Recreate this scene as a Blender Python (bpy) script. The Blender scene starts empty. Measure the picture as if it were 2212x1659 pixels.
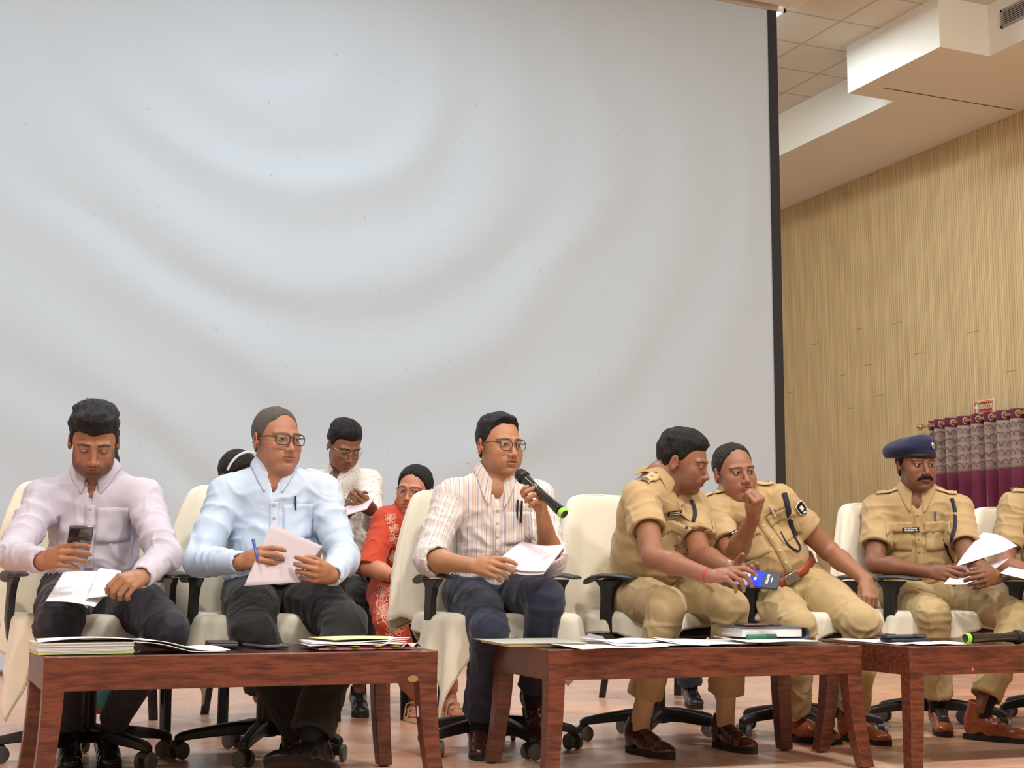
import bpy, math, random
import numpy as np
from mathutils import Vector, Matrix
from mathutils.bvhtree import BVHTree
rng = random.Random(7)
SC = bpy.context.scene
COL = SC.collection
PI = math.pi

# ------------------------------------------------------------------ camera
CAM_F, CAM_H = 3050.0, 0.66
YAW, PIT, ROL = math.radians(23), math.atan2(410.5, 3050.0), math.radians(.35)
vF = np.array([math.sin(YAW)*math.cos(PIT), math.cos(YAW)*math.cos(PIT), math.sin(PIT)])
vR0 = np.array([math.cos(YAW), -math.sin(YAW), 0.]); vU0 = np.cross(vR0, vF)
vR = vR0*math.cos(ROL) + vU0*math.sin(ROL); vU = np.cross(vR, vF)
cam_d = bpy.data.cameras.new('camera'); cam = bpy.data.objects.new('camera', cam_d); COL.objects.link(cam)
cam_d.sensor_width = 36; cam_d.lens = 36*CAM_F/2212; cam_d.clip_end = 100
mw = Matrix.Identity(4)
for i in range(3):
    mw[i][0] = vR[i]; mw[i][1] = vU[i]; mw[i][2] = -vF[i]
mw[2][3] = CAM_H
cam.matrix_world = mw
SC.camera = cam
# a point of the place, from its direction seen and its true distance into the stage (Y), across it (X) or height (Z)
EYE = np.array([0, 0, CAM_H])
def ray(x, y): return vF + vR*(x-1106)/CAM_F - vU*(y-829.5)/CAM_F
def aY(x, y, Y): d = ray(x, y); return EYE + d*(Y/d[1])
def aZ(x, y, Z): d = ray(x, y); return EYE + d*((Z-CAM_H)/d[2])
def aX(x, y, X): d = ray(x, y); return EYE + d*(X/d[0])

# ------------------------------------------------------------------ light
SC.view_settings.view_transform = 'Standard'; SC.view_settings.look = 'None'
SC.view_settings.gamma = 1; SC.view_settings.use_curve_mapping = False
SC.view_settings.exposure = -0.50
W = bpy.data.worlds.new('world'); SC.world = W; W.use_nodes = True
W.node_tree.nodes['Background'].inputs[0].default_value = (.92, .97, 1, 1)
W.node_tree.nodes['Background'].inputs[1].default_value = 0.10
def area(name, loc, size, power, col=(1, .95, .88), target=None, sy=None):
    l = bpy.data.lights.new(name, 'AREA'); l.energy = power; l.color = col; l.size = size
    if sy: l.shape = 'RECTANGLE'; l.size_y = sy
    o = bpy.data.objects.new(name, l); COL.objects.link(o); o.location = loc
    if target is not None:
        o.rotation_euler = (Vector(target)-Vector(loc)).to_track_quat('-Z', 'Y').to_euler()
    return o
# hall lamps over the audience, stage lamps in the tiled ceiling
for x, p in ((-1.2, 230), (2.4, 290), (6.0, 250)):
    area('hall_lamp', (x, 1.0, 5.46), .45, p, (1, .955, .90), (x+.25, 1.8, 0))
for x in (-1.5, 4.5):
    area('hall_far_lamp', (x, -5.0, 5.46), 1.8, 300, (1, .95, .88), (2.8, 1.5, 0))
for x in (-.5, 2.2, 5.0):
    area('stage_lamp', (x, 3.6, 5.42), .6, 62, (1, .95, .88))
for x, p in ((-.9, 100), (2.4, 146), (5.0, 22)):
    area('added_screen_fill', (x, 7.1, 5.42), .7, p, (.74, .86, .96))  # added cool fill for the upper screen, no known fixture
area('ceiling_panel_lamp', (6.39, 10.08, 5.44), .5, 150, (.84, .95, 1))
area('added_wall_fill', (6.6, 4.6, 5.44), .6, 82, (1, .96, .84), (9.5, 9.5, 1.0))  # added fill aimed at the wood wall to brighten it, no known fixture
area('unseen_wall_fill', (5.9, 12.4, 5.44), .6, 72, (1, .96, .84), (7.6, 12.6, 0))  # unseen fill added behind the screen to lift the far end of the wall

# ------------------------------------------------------------------ materials
def lin(c):
    return tuple((v/255/12.92 if v/255 <= .04045 else ((v/255+.055)/1.055)**2.4) for v in c)+(1,)
MATS = {}
class NT:
    def __init__(s, name):
        s.m = bpy.data.materials.new(name); s.m.use_nodes = True; s.t = s.m.node_tree
        s.b = s.t.nodes['Principled BSDF']
    def n(s, typ, **kw):
        nd = s.t.nodes.new(typ)
        for k, v in kw.items():
            if k.startswith('i_'):
                key = k[2:]; key = int(key) if key.isdigit() else key.replace('_', ' ')
                if hasattr(v, 'is_output') or isinstance(v, bpy.types.NodeSocket): s.t.links.new(v, nd.inputs[key])
                else: nd.inputs[key].default_value = v
            else: setattr(nd, k, v)
        return nd
    def l(s, a, b): s.t.links.new(a, b)
    def math(s, op, a, b=None, c=None):
        nd = s.t.nodes.new('ShaderNodeMath'); nd.operation = op
        for i, v in enumerate((a, b, c)):
            if v is None: continue
            if isinstance(v, bpy.types.NodeSocket): s.l(v, nd.inputs[i])
            else: nd.inputs[i].default_value = v
        return nd.outputs[0]
    def mix(s, fac, a, b, mode='MIX'):
        nd = s.t.nodes.new('ShaderNodeMix'); nd.data_type = 'RGBA'; nd.blend_type = mode
        for k, v in ((0, fac), (6, a), (7, b)):
            if isinstance(v, bpy.types.NodeSocket): s.l(v, nd.inputs[k])
            else: nd.inputs[k].default_value = v
        return nd.outputs[2]
    def ramp(s, fac, stops):
        nd = s.t.nodes.new('ShaderNodeValToRGB'); s.l(fac, nd.inputs[0])
        e = nd.color_ramp.elements
        while len(e) < len(stops): e.new(.5)
        for k, (p, c) in enumerate(stops): e[k].position = p; e[k].color = c
        return nd.outputs[0]
    def noise(s, scale, detail=4, rough=.5, co=None, stretch=None, out=0):
        nd = s.t.nodes.new('ShaderNodeTexNoise'); nd.inputs['Scale'].default_value = scale
        nd.inputs['Detail'].default_value = detail; nd.inputs['Roughness'].default_value = rough
        co = co or s.co()
        if stretch:
            mp = s.t.nodes.new('ShaderNodeMapping'); mp.inputs['Scale'].default_value = stretch
            s.l(co, mp.inputs[0]); co = mp.outputs[0]
        s.l(co, nd.inputs['Vector']); return nd.outputs[out]
    def co(s):
        if not hasattr(s, '_co'): s._co = s.t.nodes.new('ShaderNodeTexCoord')
        return s._co.outputs['Object']
    def bump(s, h, strength=.3, dist=.01):
        nd = s.t.nodes.new('ShaderNodeBump'); nd.inputs['Strength'].default_value = strength
        nd.inputs['Distance'].default_value = dist; s.l(h, nd.inputs['Height'])
        if s.b.inputs['Normal'].is_linked: s.l(s.b.inputs['Normal'].links[0].from_socket, nd.inputs['Normal'])
        s.l(nd.outputs[0], s.b.inputs['Normal'])
    def set(s, **kw):
        for k, v in kw.items():
            k = k.replace('_', ' ')
            if isinstance(v, bpy.types.NodeSocket): s.l(v, s.b.inputs[k])
            else: s.b.inputs[k].default_value = v
def mat(name, col, rough=.6, var=.0, vs=8, bump=0, bs=60, metal=0, spec=.5, sheen=0, alpha=None, trans=0, emit=None, coat=0, stretch=None):
    if name in MATS: return MATS[name]
    t = NT(name); c = lin(col)
    if var:
        nz = t.noise(vs, 5, .55, stretch=stretch)
        t.set(Base_Color=t.ramp(nz, [(.3, tuple(v*(1-var) for v in c[:3])+(1,)), (.7, tuple(min(1, v*(1+var)) for v in c[:3])+(1,))]))
    else: t.set(Base_Color=c)
    t.set(Roughness=rough, Metallic=metal, Specular_IOR_Level=spec)
    if sheen: t.set(Sheen_Weight=sheen)
    if coat: t.set(Coat_Weight=coat)
    if trans: t.set(Transmission_Weight=trans, IOR=1.1)
    if alpha is not None: t.set(Alpha=alpha)
    if emit: t.set(Emission_Color=lin(emit[0]), Emission_Strength=emit[1])
    if bump: t.bump(t.noise(bs, 3), bump, .004)
    MATS[name] = t.m
    return t.m

def m_wood_table():
    t = NT('dark stained wood'); co = t.co()
    g = t.noise(9, 7, .62, stretch=(1.1, 9, 9))
    w = t.noise(55, 4, .6, stretch=(.35, 3, 3))
    c = t.ramp(g, [(.28, lin((52, 25, 18))), (.45, lin((88, 44, 30))), (.6, lin((120, 64, 42))), (.78, lin((68, 33, 24)))])
    c = t.mix(t.math('MULTIPLY', w, .45), c, lin((60, 22, 14)))
    sp = t.noise(38, 2, .5); chip = t.math('GREATER_THAN', sp, .765)
    c = t.mix(chip, c, lin((190, 150, 118)))
    t.set(Base_Color=c, Roughness=.36, Specular_IOR_Level=.5, Coat_Weight=.15, Coat_Roughness=.3)
    t.bump(w, .15, .003); return t.m
def m_floor():
    t = NT('stage floorboards'); co = t.co()
    br = t.n('ShaderNodeTexBrick', offset=.5, i_Scale=1.0, i_Mortar_Size=.0008, i_Brick_Width=1.2, i_Row_Height=.19, i_Vector=co,
             i_Color1=lin((236, 182, 146)), i_Color2=lin((214, 150, 116)), i_Mortar=lin((150, 108, 86)))
    g = t.noise(3, 6, .6, stretch=(1, 7, 1))
    c = t.mix(.42, br.outputs[0], t.ramp(g, [(.3, lin((196, 134, 102))), (.7, lin((240, 200, 168)))]))
    big = t.noise(1.3, 3, .5)
    c = t.mix(t.ramp(big, [(.4, (0, 0, 0, 1)), (.62, (.4, .4, .4, 1))]), c, lin((206, 186, 170)))
    t.set(Base_Color=c, Roughness=t.ramp(t.noise(5, 4), [(.3, (.22, .22, .22, 1)), (.7, (.36, .36, .36, 1))]), Specular_IOR_Level=.55)
    return t.m
def m_ribbed():
    t = NT('ribbed wood wall panels'); co = t.co()
    sp = t.n('ShaderNodeSeparateXYZ', i_0=co)
    y = sp.outputs[1]
    fr = t.math('FRACT', t.math('DIVIDE', y, .033))
    groove = t.math('GREATER_THAN', fr, .80)
    idx = t.math('FLOOR', t.math('DIVIDE', y, .033))
    wn = t.n('ShaderNodeTexWhiteNoise', noise_dimensions='1D', i_W=idx)
    g = t.noise(3, 6, .6, stretch=(1, 14, .35))
    c = t.ramp(g, [(.3, lin((190, 164, 120))), (.55, lin((212, 188, 142))), (.75, lin((224, 202, 160)))])
    c = t.mix(t.math('MULTIPLY', wn.outputs[0], .22), c, lin((168, 136, 92)))
    c = t.mix(t.math('MULTIPLY', groove, .55), c, lin((138, 108, 70)))
    idx2 = t.math('FLOOR', t.math('DIVIDE', y, .165))
    wn2 = t.n('ShaderNodeTexWhiteNoise', noise_dimensions='1D', i_W=idx2)
    zz = t.math('FRACT', t.math('DIVIDE', t.math('ADD', sp.outputs[2], t.math('MULTIPLY', wn2.outputs[0], 2.44)), 2.44))
    joint = t.math('MULTIPLY', t.math('LESS_THAN', zz, .003), t.math('GREATER_THAN', wn2.outputs[0], .62))
    c = t.mix(t.math('MULTIPLY', joint, .6), c, lin((90, 62, 38)))
    t.set(Base_Color=c, Roughness=.5)
    t.bump(t.math('SUBTRACT', 1.0, groove), .35, .006); return t.m
def m_ceiling():
    t = NT('ceiling tiles'); sp = t.n('ShaderNodeSeparateXYZ', i_0=t.co())
    def line(v, off, per, w):
        f = t.math('FRACT', t.math('DIVIDE', t.math('ADD', v, 60*per-off), per))
        return t.math('MAXIMUM', t.math('LESS_THAN', f, w), t.math('GREATER_THAN', f, 1-w))
    ln = t.math('MAXIMUM', line(sp.outputs[0], 7.288, .6, .022), line(sp.outputs[1], 10.41, .592, .022))
    c = t.mix(t.math('MULTIPLY', ln, .6), lin((214, 208, 192)), lin((156, 146, 126)))
    t.set(Base_Color=c, Roughness=.8); t.bump(t.math('SUBTRACT', 1.0, ln), .4, .01); return t.m
def m_towel():
    t = NT('cream towelling'); n1 = t.noise(420, 2, .6); n2 = t.noise(5, 3)
    t.set(Base_Color=t.mix(n2, lin((226, 219, 200)), lin((238, 232, 215))), Roughness=.95, Sheen_Weight=.3, Specular_IOR_Level=.15)
    t.bump(n1, .5, .003); t.bump(t.noise(40, 3), .2, .004); return t.m
def m_screen():
    t = NT('projection screen fabric'); sp = t.noise(9, 1, .3)
    dots = t.math('GREATER_THAN', t.noise(34, 0, 0), .872)
    c = t.mix(t.math('MULTIPLY', dots, .5), lin((186, 198, 207)), lin((150, 146, 146)))
    t.set(Base_Color=c, Roughness=.85, Specular_IOR_Level=.2); return t.m
def m_curtain():
    t = NT('maroon curtain cloth'); t.set(Base_Color=lin((100, 22, 54)), Roughness=.72, Sheen_Weight=.3, Specular_IOR_Level=.3); return t.m
def m_damask():
    t = NT('damask curtain band')
    u = t.n('ShaderNodeAttribute', attribute_name='uu').outputs['Fac']; v = t.n('ShaderNodeAttribute', attribute_name='vv').outputs['Fac']
    a = t.math('DIVIDE', u, .085); b = t.math('DIVIDE', v, .085)
    row = t.math('FLOOR', b); a2 = t.math('ADD', a, t.math('MULTIPLY', t.math('MODULO', row, 2.0), .5))
    fx = t.math('SUBTRACT', t.math('FRACT', a2), .5); fy = t.math('SUBTRACT', t.math('FRACT', b), .15)
    r = t.math('SQRT', t.math('ADD', t.math('MULTIPLY', fx, fx), t.math('MULTIPLY', fy, fy)))
    arc = t.math('LESS_THAN', t.math('ABSOLUTE', t.math('SUBTRACT', r, .42)), .09)
    arc2 = t.math('LESS_THAN', t.math('ABSOLUTE', t.math('SUBTRACT', r, .16)), .05)
    nz = t.noise(160, 2)
    c = t.mix(t.math('MULTIPLY', t.math('MAXIMUM', arc, t.math('MULTIPLY', arc2, .7)), t.math('ADD', .35, t.math('MULTIPLY', nz, .6))), lin((152, 130, 120)), lin((62, 30, 38)))
    t.set(Base_Color=c, Roughness=.5, Sheen_Weight=.2); return t.m
M_WOOD = m_wood_table(); M_TOWEL = m_towel()
M_BLACK = mat('black chair plastic', (32, 31, 33), .42, bump=.05, bs=300)
M_GLOSSBLK = mat('glossy black plastic', (17, 17, 18), .16)
M_WHEEL = mat('grey caster tread', (94, 92, 88), .5)
M_PAPER = mat('white paper', (238, 236, 240), .7, var=.02, vs=4)
M_PAPERP = mat('pale lilac paper', (226, 216, 228), .7)
M_METAL = mat('silver metal', (200, 200, 200), .25, metal=1)
M_GLASS = mat('clear glass', (235, 240, 240), .03, alpha=.12, spec=.8)

# ------------------------------------------------------------------ mesh helpers
def npmesh(name, V, F, mats, parent=None, mi=None, smooth=True, attrs=None, colors=None):
    V = np.asarray(V, np.float32).reshape(-1, 3)
    me = bpy.data.meshes.new(name)
    if isinstance(F, np.ndarray):
        k = F.shape[1]; nf = len(F)
        me.vertices.add(len(V)); me.vertices.foreach_set('co', V.ravel())
        me.loops.add(nf*k); me.loops.foreach_set('vertex_index', F.astype(np.int32).ravel())
        me.polygons.add(nf); me.polygons.foreach_set('loop_start', np.arange(0, nf*k, k, dtype=np.int32))
        me.update(calc_edges=True)
    else:
        me.from_pydata(V.tolist(), [], F); me.update()
    me.validate(clean_customdata=False)
    for m in (mats if isinstance(mats, (list, tuple)) else [mats]): me.materials.append(m)
    if mi is not None and len(mi) == len(me.polygons): me.polygons.foreach_set('material_index', np.asarray(mi, np.int32))
    if smooth: me.polygons.foreach_set('use_smooth', np.ones(len(me.polygons), bool))
    if attrs:
        for k_, a in attrs.items():
            at = me.attributes.new(k_, 'FLOAT', 'POINT'); at.data.foreach_set('value', np.asarray(a, np.float32))
    if colors is not None:
        c = np.ones((len(V), 4), np.float32); c[:, :3] = colors
        at = me.attributes.new('tint', 'FLOAT_COLOR', 'POINT'); at.data.foreach_set('color', c.ravel())
    o = bpy.data.objects.new(name, me); COL.objects.link(o)
    if parent is not None: o.parent = parent
    return o
def frame(d, up=(0, 0, 1)):
    d = np.asarray(d, float); d = d/np.linalg.norm(d); up = np.asarray(up, float)
    x = np.cross(d, up)
    if np.linalg.norm(x) < 1e-4: x = np.cross(d, (0, 1, 0))
    x /= np.linalg.norm(x); z = np.cross(x, d)
    return x, d, z          # right, forward, up
class MB:
    def __init__(s): s.v = []; s.f = []; s.m = []
    def add(s, V, F, mi=0):
        n = len(s.v); s.v += [tuple(map(float, p)) for p in V]; s.f += [tuple(i+n for i in f) for f in F]; s.m += [mi]*len(F); return s
    def box(s, c, size, mi=0, R=None, tx=1, ty=1):
        V = []
        for z in (-1, 1):
            for y in (-1, 1):
                for x in (-1, 1):
                    p = np.array([x*size[0]/2*(tx if z > 0 else 1), y*size[1]/2*(ty if z > 0 else 1), z*size[2]/2])
                    if R is not None: p = np.asarray(R) @ p
                    V.append(p+np.asarray(c))
        return s.add(V, [(0, 2, 3, 1), (4, 5, 7, 6), (0, 1, 5, 4), (2, 6, 7, 3), (0, 4, 6, 2), (1, 3, 7, 5)], mi)
    def loft(s, rings, mi=0, caps=True, closed=True):
        n = len(rings[0]); V = [p for r in rings for p in r]; F = []
        for i in range(len(rings)-1):
            for j in range(n if closed else n-1):
                k = (j+1) % n; F.append((i*n+j, i*n+k, (i+1)*n+k, (i+1)*n+j))
        if caps and closed: F += [tuple(range(n))[::-1], tuple(range((len(rings)-1)*n, len(rings)*n))]
        return s.add(V, F, mi)
    def tube(s, pts, r, n=10, mi=0, flat=1.0, up=(0, 0, 1), caps=True):
        pts = [np.asarray(p, float) for p in pts]; rings = []
        rr = r if hasattr(r, '__len__') else [r]*len(pts)
        for i, p in enumerate(pts):
            d = pts[min(i+1, len(pts)-1)]-pts[max(i-1, 0)]
            x, _, z = frame(d, up)
            rings.append([p+rr[i]*(x*math.cos(a)+z*flat*math.sin(a)) for a in [2*PI*k/n for k in range(n)]])
        return s.loft(rings, mi, caps)
    def cyl(s, a, b, r, n=18, mi=0, r2=None): return s.tube([a, b], [r, r if r2 is None else r2], n, mi)
    def lathe(s, prof, c=(0, 0, 0), axis=(0, 0, 1), n=24, mi=0):
        x, d, z = frame(axis, (0, 1, 0) if abs(axis[2]) > .5 else (0, 0, 1))
        rings = [[np.asarray(c)+d*h+r*(x*math.cos(a)+z*math.sin(a)) for a in [2*PI*k/n for k in range(n)]] for r, h in prof]
        return s.loft(rings, mi)
    def grid(s, G, mi=0):
        G = np.asarray(G); a, b = G.shape[:2]
        return s.add(G.reshape(-1, 3), [(i*b+j, i*b+j+1, (i+1)*b+j+1, (i+1)*b+j) for i in range(a-1) for j in range(b-1)], mi)
    def prism(s, poly, o, x, y, t, mi=0):
        o, x, y = map(lambda q: np.asarray(q, float), (o, x, y)); nrm = np.cross(x, y); n = len(poly)
        V = [o+x*p[0]+y*p[1] for p in poly]+[o+x*p[0]+y*p[1]+nrm*t for p in poly]
        F = [tuple(range(n))[::-1], tuple(range(n, 2*n))]+[(i, (i+1) % n, n+(i+1) % n, n+i) for i in range(n)]
        return s.add(V, F, mi)
    def build(s, name, mats, parent=None, smooth=True, bevel=0, sub=0, solid=0, seg=2):
        o = npmesh(name, s.v, s.f, mats, parent, s.m, smooth)
        if solid: m = o.modifiers.new('s', 'SOLIDIFY'); m.thickness = solid; m.offset = 0
        if bevel:
            m = o.modifiers.new('b', 'BEVEL'); m.width = bevel; m.segments = seg; m.limit_method = 'ANGLE'; m.harden_normals = False
            m.angle_limit = math.radians(40)
        if sub: m = o.modifiers.new('d', 'SUBSURF'); m.levels = sub; m.render_levels = sub
        if smooth and not sub:
            o.data.set_sharp_from_angle(angle=math.radians(35))
        return o
def tag(o, label, cat, group=None, kind=None):
    if label: o['label'] = label
    if cat: o['category'] = cat
    if group: o['group'] = group
    if kind: o['kind'] = kind
    return o
def empty(name, loc, rz=0, label=None, cat=None, group=None):
    o = bpy.data.objects.new(name, None); COL.objects.link(o); o.location = loc; o.rotation_euler = (0, 0, rz)
    o.empty_display_size = .05
    return tag(o, label, cat, group)
def copy_tree(o, parent=None):
    c = o.copy(); COL.objects.link(c)
    if parent is not None: c.parent = parent
    for ch in [k for k in bpy.data.objects if k.parent == o]: copy_tree(ch, c)
    return c
def struct(o, label=None): o['kind'] = 'structure'; return o

# ------------------------------------------------------------------ room
struct(MB().box((2.5, 8.2, -.05), (14.4, 13.4, .1)).build('floor', m_floor()))
m_hall = mat('hall floor', (110, 92, 78), .6)
struct(MB().box((2.5, -4.3, -1.05), (14.4, 11.5, .1)).build('floor_hall', m_hall))
M_WALLW = mat('painted wall', (222, 216, 204), .8)
struct(MB().box((2.5, 1.46, -.5), (14.4, .08, 1.0)).build('trim_1', mat('stage front wood', (120, 70, 45), .5)))
struct(MB().box((9.6, 2.4, 2.25), (.2, 25.2, 6.7)).build('wall_right', m_ribbed()))
struct(MB().box((-4.6, 2.4, 2.25), (.2, 25.2, 6.7)).build('wall_left', M_WALLW))
struct(MB().box((2.5, 14.9, 2.75), (14.4, .2, 5.7)).build('wall_back', M_WALLW))
struct(MB().box((2.5, -10.1, 2.25), (14.4, .2, 6.7)).build('wall_front', M_WALLW))
struct(MB().box((2.5, 2.4, 5.56), (14.4, 25.2, .12)).build('ceiling', m_ceiling()))
M_SOF = mat('white ceiling paint', (226, 222, 212), .75)
b = MB(); x1 = 9.5
poly = [(8.225, 14.8), (8.225, 10.293), (7.70, 10.293), (7.70, 9.03), (8.225, 9.03), (8.225, -9.9), (9.5, -9.9), (9.5, 14.8)]
b.prism(poly[::-1], (0, 0, 5.5), (1, 0, 0), (0, 1, 0), -.45)
struct(b.build('trim_2', M_SOF, smooth=False))
# hairline joint across the soffit
p0 = aZ(1640+920*.2893, 655*.2893, 5.05); p1 = aZ(1640+1915*.2893, 820*.2893, 5.05)
struct(MB().box(((p0+p1)/2)-np.array([0, 0, .002]), (abs(p1[0]-p0[0]), .006, .006)).build('trim_3', mat('joint shadow gap', (92, 74, 60), .9)))
# pelvis over the screen
b = MB(); b.box((2.0, 9.36, 5.44), (9.24, .30, .12)); o = b.build('trim_4', M_SOF, bevel=.01); struct(o)
struct(MB().box((9.47, 2.4, .06), (.04, 25, .12)).build('baseboard_right', mat('brown skirting', (96, 62, 40), .5)))
# air grille in the soffit face
pa = aX(1640+1812*.2893, 78*.2893, 8.225); pb = aX(1640+1812*.2893, 218*.2893, 8.225)
y0 = pa[1]; zt = pa[2]; zb = pb[2]
g = empty('air_vent', (8.22, y0-.45, zb), 0, 'grey slatted air vent set high in the white soffit face', 'vent')
M_VENT = mat('grey vent metal', (150, 146, 142), .5)
hh = zt-zb; b = MB()
b.box((0, 0, .0125), (.02, .92, .025)); b.box((0, 0, hh-.0125), (.02, .92, .025)); b.box((0, .4475, hh/2), (.02, .025, hh)); b.box((0, -.4475, hh/2), (.02, .025, hh))
b.build('frame', M_VENT, g, bevel=.003)
MB().box((.003, 0, hh/2), (.006, .88, hh-.03)).build('backing', mat('vent dark', (30, 26, 24), .8), g)
n = 6
for k in range(n):
    MB().box((-.004, 0, .035+(hh-.07)*k/(n-1)), (.012, .87, .009)).build('slat', M_VENT, g)
# LED panels in the ceiling: the one seen past the screen edge, and its neighbours over the stage
M_LED = mat('lit panel', (255, 255, 255), .5, emit=((240, 248, 255), 14.0))
M_LEDW = mat('lit warm panel', (255, 255, 255), .5, emit=((255, 246, 232), 4.0))
lp = aZ(1680, 30, 5.49)
def led(x, y, lab, grp=None, m=M_LED):
    e = empty('ceiling_light', (x, y, 5.47), 0, lab, 'light', grp)
    b = MB(); s = .3
    for sx, sy, a, c in ((0, s-.01, .6, .02), (0, -s+.01, .6, .02), (s-.01, 0, .02, .6), (-s+.01, 0, .02, .6)): b.box((sx, sy, .01), (a, c, .03))
    b.build('frame', mat('white trim', (235, 235, 232), .5), e); MB().box((0, 0, .012), (.56, .56, .01)).build('diffuser', m, e)
led(6.39, 10.08, 'lit square ceiling panel glowing white past the top right corner of the screen')

# ------------------------------------------------------------------ projection screen
def smoothn(P, f, seed=0):
    "value noise, numpy"
    P = np.asarray(P, float)*f+seed*17.13; I = np.floor(P).astype(np.int64); Fr = P-I; Fr = Fr*Fr*(3-2*Fr)
    def h(i, j, k):
        n = (i*374761393+j*668265263+k*2147483647+seed*1013904223) & 0x7fffffff
        n = (n ^ (n >> 13))*1274126177 & 0x7fffffff
        return ((n ^ (n >> 16)) & 0xffff)/65535.0
    o = 0
    for a in (0, 1):
        for b_ in (0, 1):
            for c in (0, 1):
                w = (Fr[..., 0] if a else 1-Fr[..., 0])*(Fr[..., 1] if b_ else 1-Fr[..., 1])*(Fr[..., 2] if c else 1-Fr[..., 2])
                o = o+w*h(I[..., 0]+a, I[..., 1]+b_, I[..., 2]+c)
    return o
SX0, SX1, SZ0, SZ1, SY = -1.6, 6.385, .03, 5.38, 9.6
nx, nz = 420, 300
X, Z = np.meshgrid(np.linspace(SX0, SX1, nx), np.linspace(SZ0, SZ1, nz))
c0 = aY(560, 60, SY)
dx, dz = (X-c0[0]), (Z-c0[2])
r = np.hypot(dx, dz*1.05); ang = np.arctan2(dx, -dz)
P3 = np.stack([X, Z*0, Z], -1)
wr = smoothn(P3, .7, 1)*.9+smoothn(P3, 2.0, 2)*.25
lam = .66+.10*np.sin(ang*2)
ph = 2*PI*(r/lam+wr*.55)
A = .022*np.exp(-((ang-.7)/1.0)**2)*np.clip(r/.8, 0, 1)*(.55+.9*smoothn(P3, 1.1, 5))*np.clip(1.3-r/5.2, .15, 1)
A = A+.010*np.exp(-((ang+.5)/.7)**2)*np.clip(r/.8, 0, 1)*np.clip(1.2-r/4, 0, 1)
Ydisp = A*np.sin(ph)*(.4+1.1*smoothn(P3, .9, 12))+A*.35*np.sin(ph*1.6+wr*5)*smoothn(P3, 1.3, 14)+.010*np.sin(X*3.1+Z*1.1+smoothn(P3, .7, 9)*5)*np.clip((2.2-Z)/2, 0, 1)
edge = np.clip((SX1-X)/.25, 0, 1)*np.clip((SZ1-Z)/.2, 0, 1)
G = np.stack([X, SY+Ydisp*edge*-1.0, Z], -1)
sc = empty('projection_screen', (2.4, SY, 0), 0, 'huge white wrinkled projection screen hanging behind the seated people', 'screen')
off = np.array([2.4, SY, 0])
b = MB(); b.grid(G-off); o = b.build('fabric', m_screen(), sc, solid=.004)
MB().box((SX1+.04-2.4, .0, (SZ0+SZ1)/2), (.085, .02, SZ1-SZ0)).build('border', mat('black screen border', (38, 38, 44), .7), sc)
MB().cyl((SX0-2.4, 0, SZ1+.02), (SX1+.09-2.4, 0, SZ1+.02), .035).build('roller', mat('screen roller', (188, 172, 160), .6), sc)

# ------------------------------------------------------------------ curtain, rod, sign on the right wall
XW = 9.5
ry0, ry1, rz_ = 11.47, 8.2, 2.165
rod = empty('curtain_rod', (XW-.1, ry0, rz_), 0, 'brass curtain rod with round finial on the wood wall', 'curtain rod')
M_BRASS = mat('brass', (205, 178, 118), .28, metal=.9)
MB().cyl((0, 0, 0), (0, ry1-ry0, 0), .014).build('pole', M_BRASS, rod)
b = MB(); b.lathe([(.001, .090), (.016, .086), (.029, .074), (.035, .056), (.031, .036), (.018, .022), (.012, .014), (.019, .009), (.019, 0)], (0, 0, 0), (0, 1, 0)); b.build('finial', M_BRASS, rod)
b = MB(); b.box((.05, -.16, 0), (.1, .02, .02)); b.cyl((.09, -.16, 0), (.1, -.16, 0), .03); b.build('bracket', M_BRASS, rod)
cur = empty('curtain', (XW-.1, ry0-.09, 0), 0, 'maroon eyelet curtain with a patterned brown band below its heading', 'curtain')
ny, L = 400, ry0-.09-ry1
folds = 20/3.2
s_ = np.linspace(0, 1, ny)
yy = -L*s_ + .020*np.sin(2*PI*folds*L*s_*2/2)
amp = .055
def cx_(s, z):
    f = 2*PI*s*L*5.6/1
    return amp*np.sin(f)*(1+.15*np.sin(7*s+z))+.012*np.sin(f*2.3+z*2)
def curtain_part(name, z0, z1, m, nzz):
    zz = np.linspace(z0, z1, nzz); Gc = np.zeros((nzz, ny, 3)); 
    for i, z in enumerate(zz): Gc[i] = np.stack([cx_(s_, z), -L*s_, np.full(ny, z)], -1)
    b = MB(); b.grid(Gc)
    o = npmesh(name, b.v, b.f, m, cur, attrs={'uu': np.tile(np.cumsum(np.r_[0, np.hypot(np.diff(cx_(s_, 1.)), np.diff(L*s_))]), nzz), 'vv': np.repeat(zz, ny)})
    mo = o.modifiers.new('s', 'SOLIDIFY'); mo.thickness = .003
m_cu = m_curtain()
curtain_part('heading', 2.12, 2.212, m_cu, 4); curtain_part('patterned_band', 1.665, 2.12, m_damask(), 12); curtain_part('drop', .03, 1.665, m_cu, 16)
for k in range(30):
    s = (k+.0)/(5.6*L)/2
    if s > 1: break
    b = MB(); cxx = 0; rr = []
    for a in range(20):
        t_ = 2*PI*a/20; rr.append((0, 0, 0))
    # eyelet ring lies in the curtain's surface where it crosses the rod
    yk = -L*s; sl = 1 if k % 2 == 0 else -1
    nrm = np.array([.45, sl*1.0, 0]); nrm /= np.linalg.norm(nrm); xx = np.cross(nrm, (0, 0, 1))
    ring = [np.array([0, yk, 0])+.027*(xx*math.cos(t)+np.array([0, 0, 1])*math.sin(t)) for t in np.linspace(0, 2*PI, 21)]
    b.tube(ring, .007, 8, caps=False); o = b.build('eyelet', mat('eyelet metal', (206, 198, 186), .3, metal=.8), cur); o.location = (0, 0, rz_)
sg0, sg1 = 10.826, 10.54; zt_, zb_ = 2.352, 2.222
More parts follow.
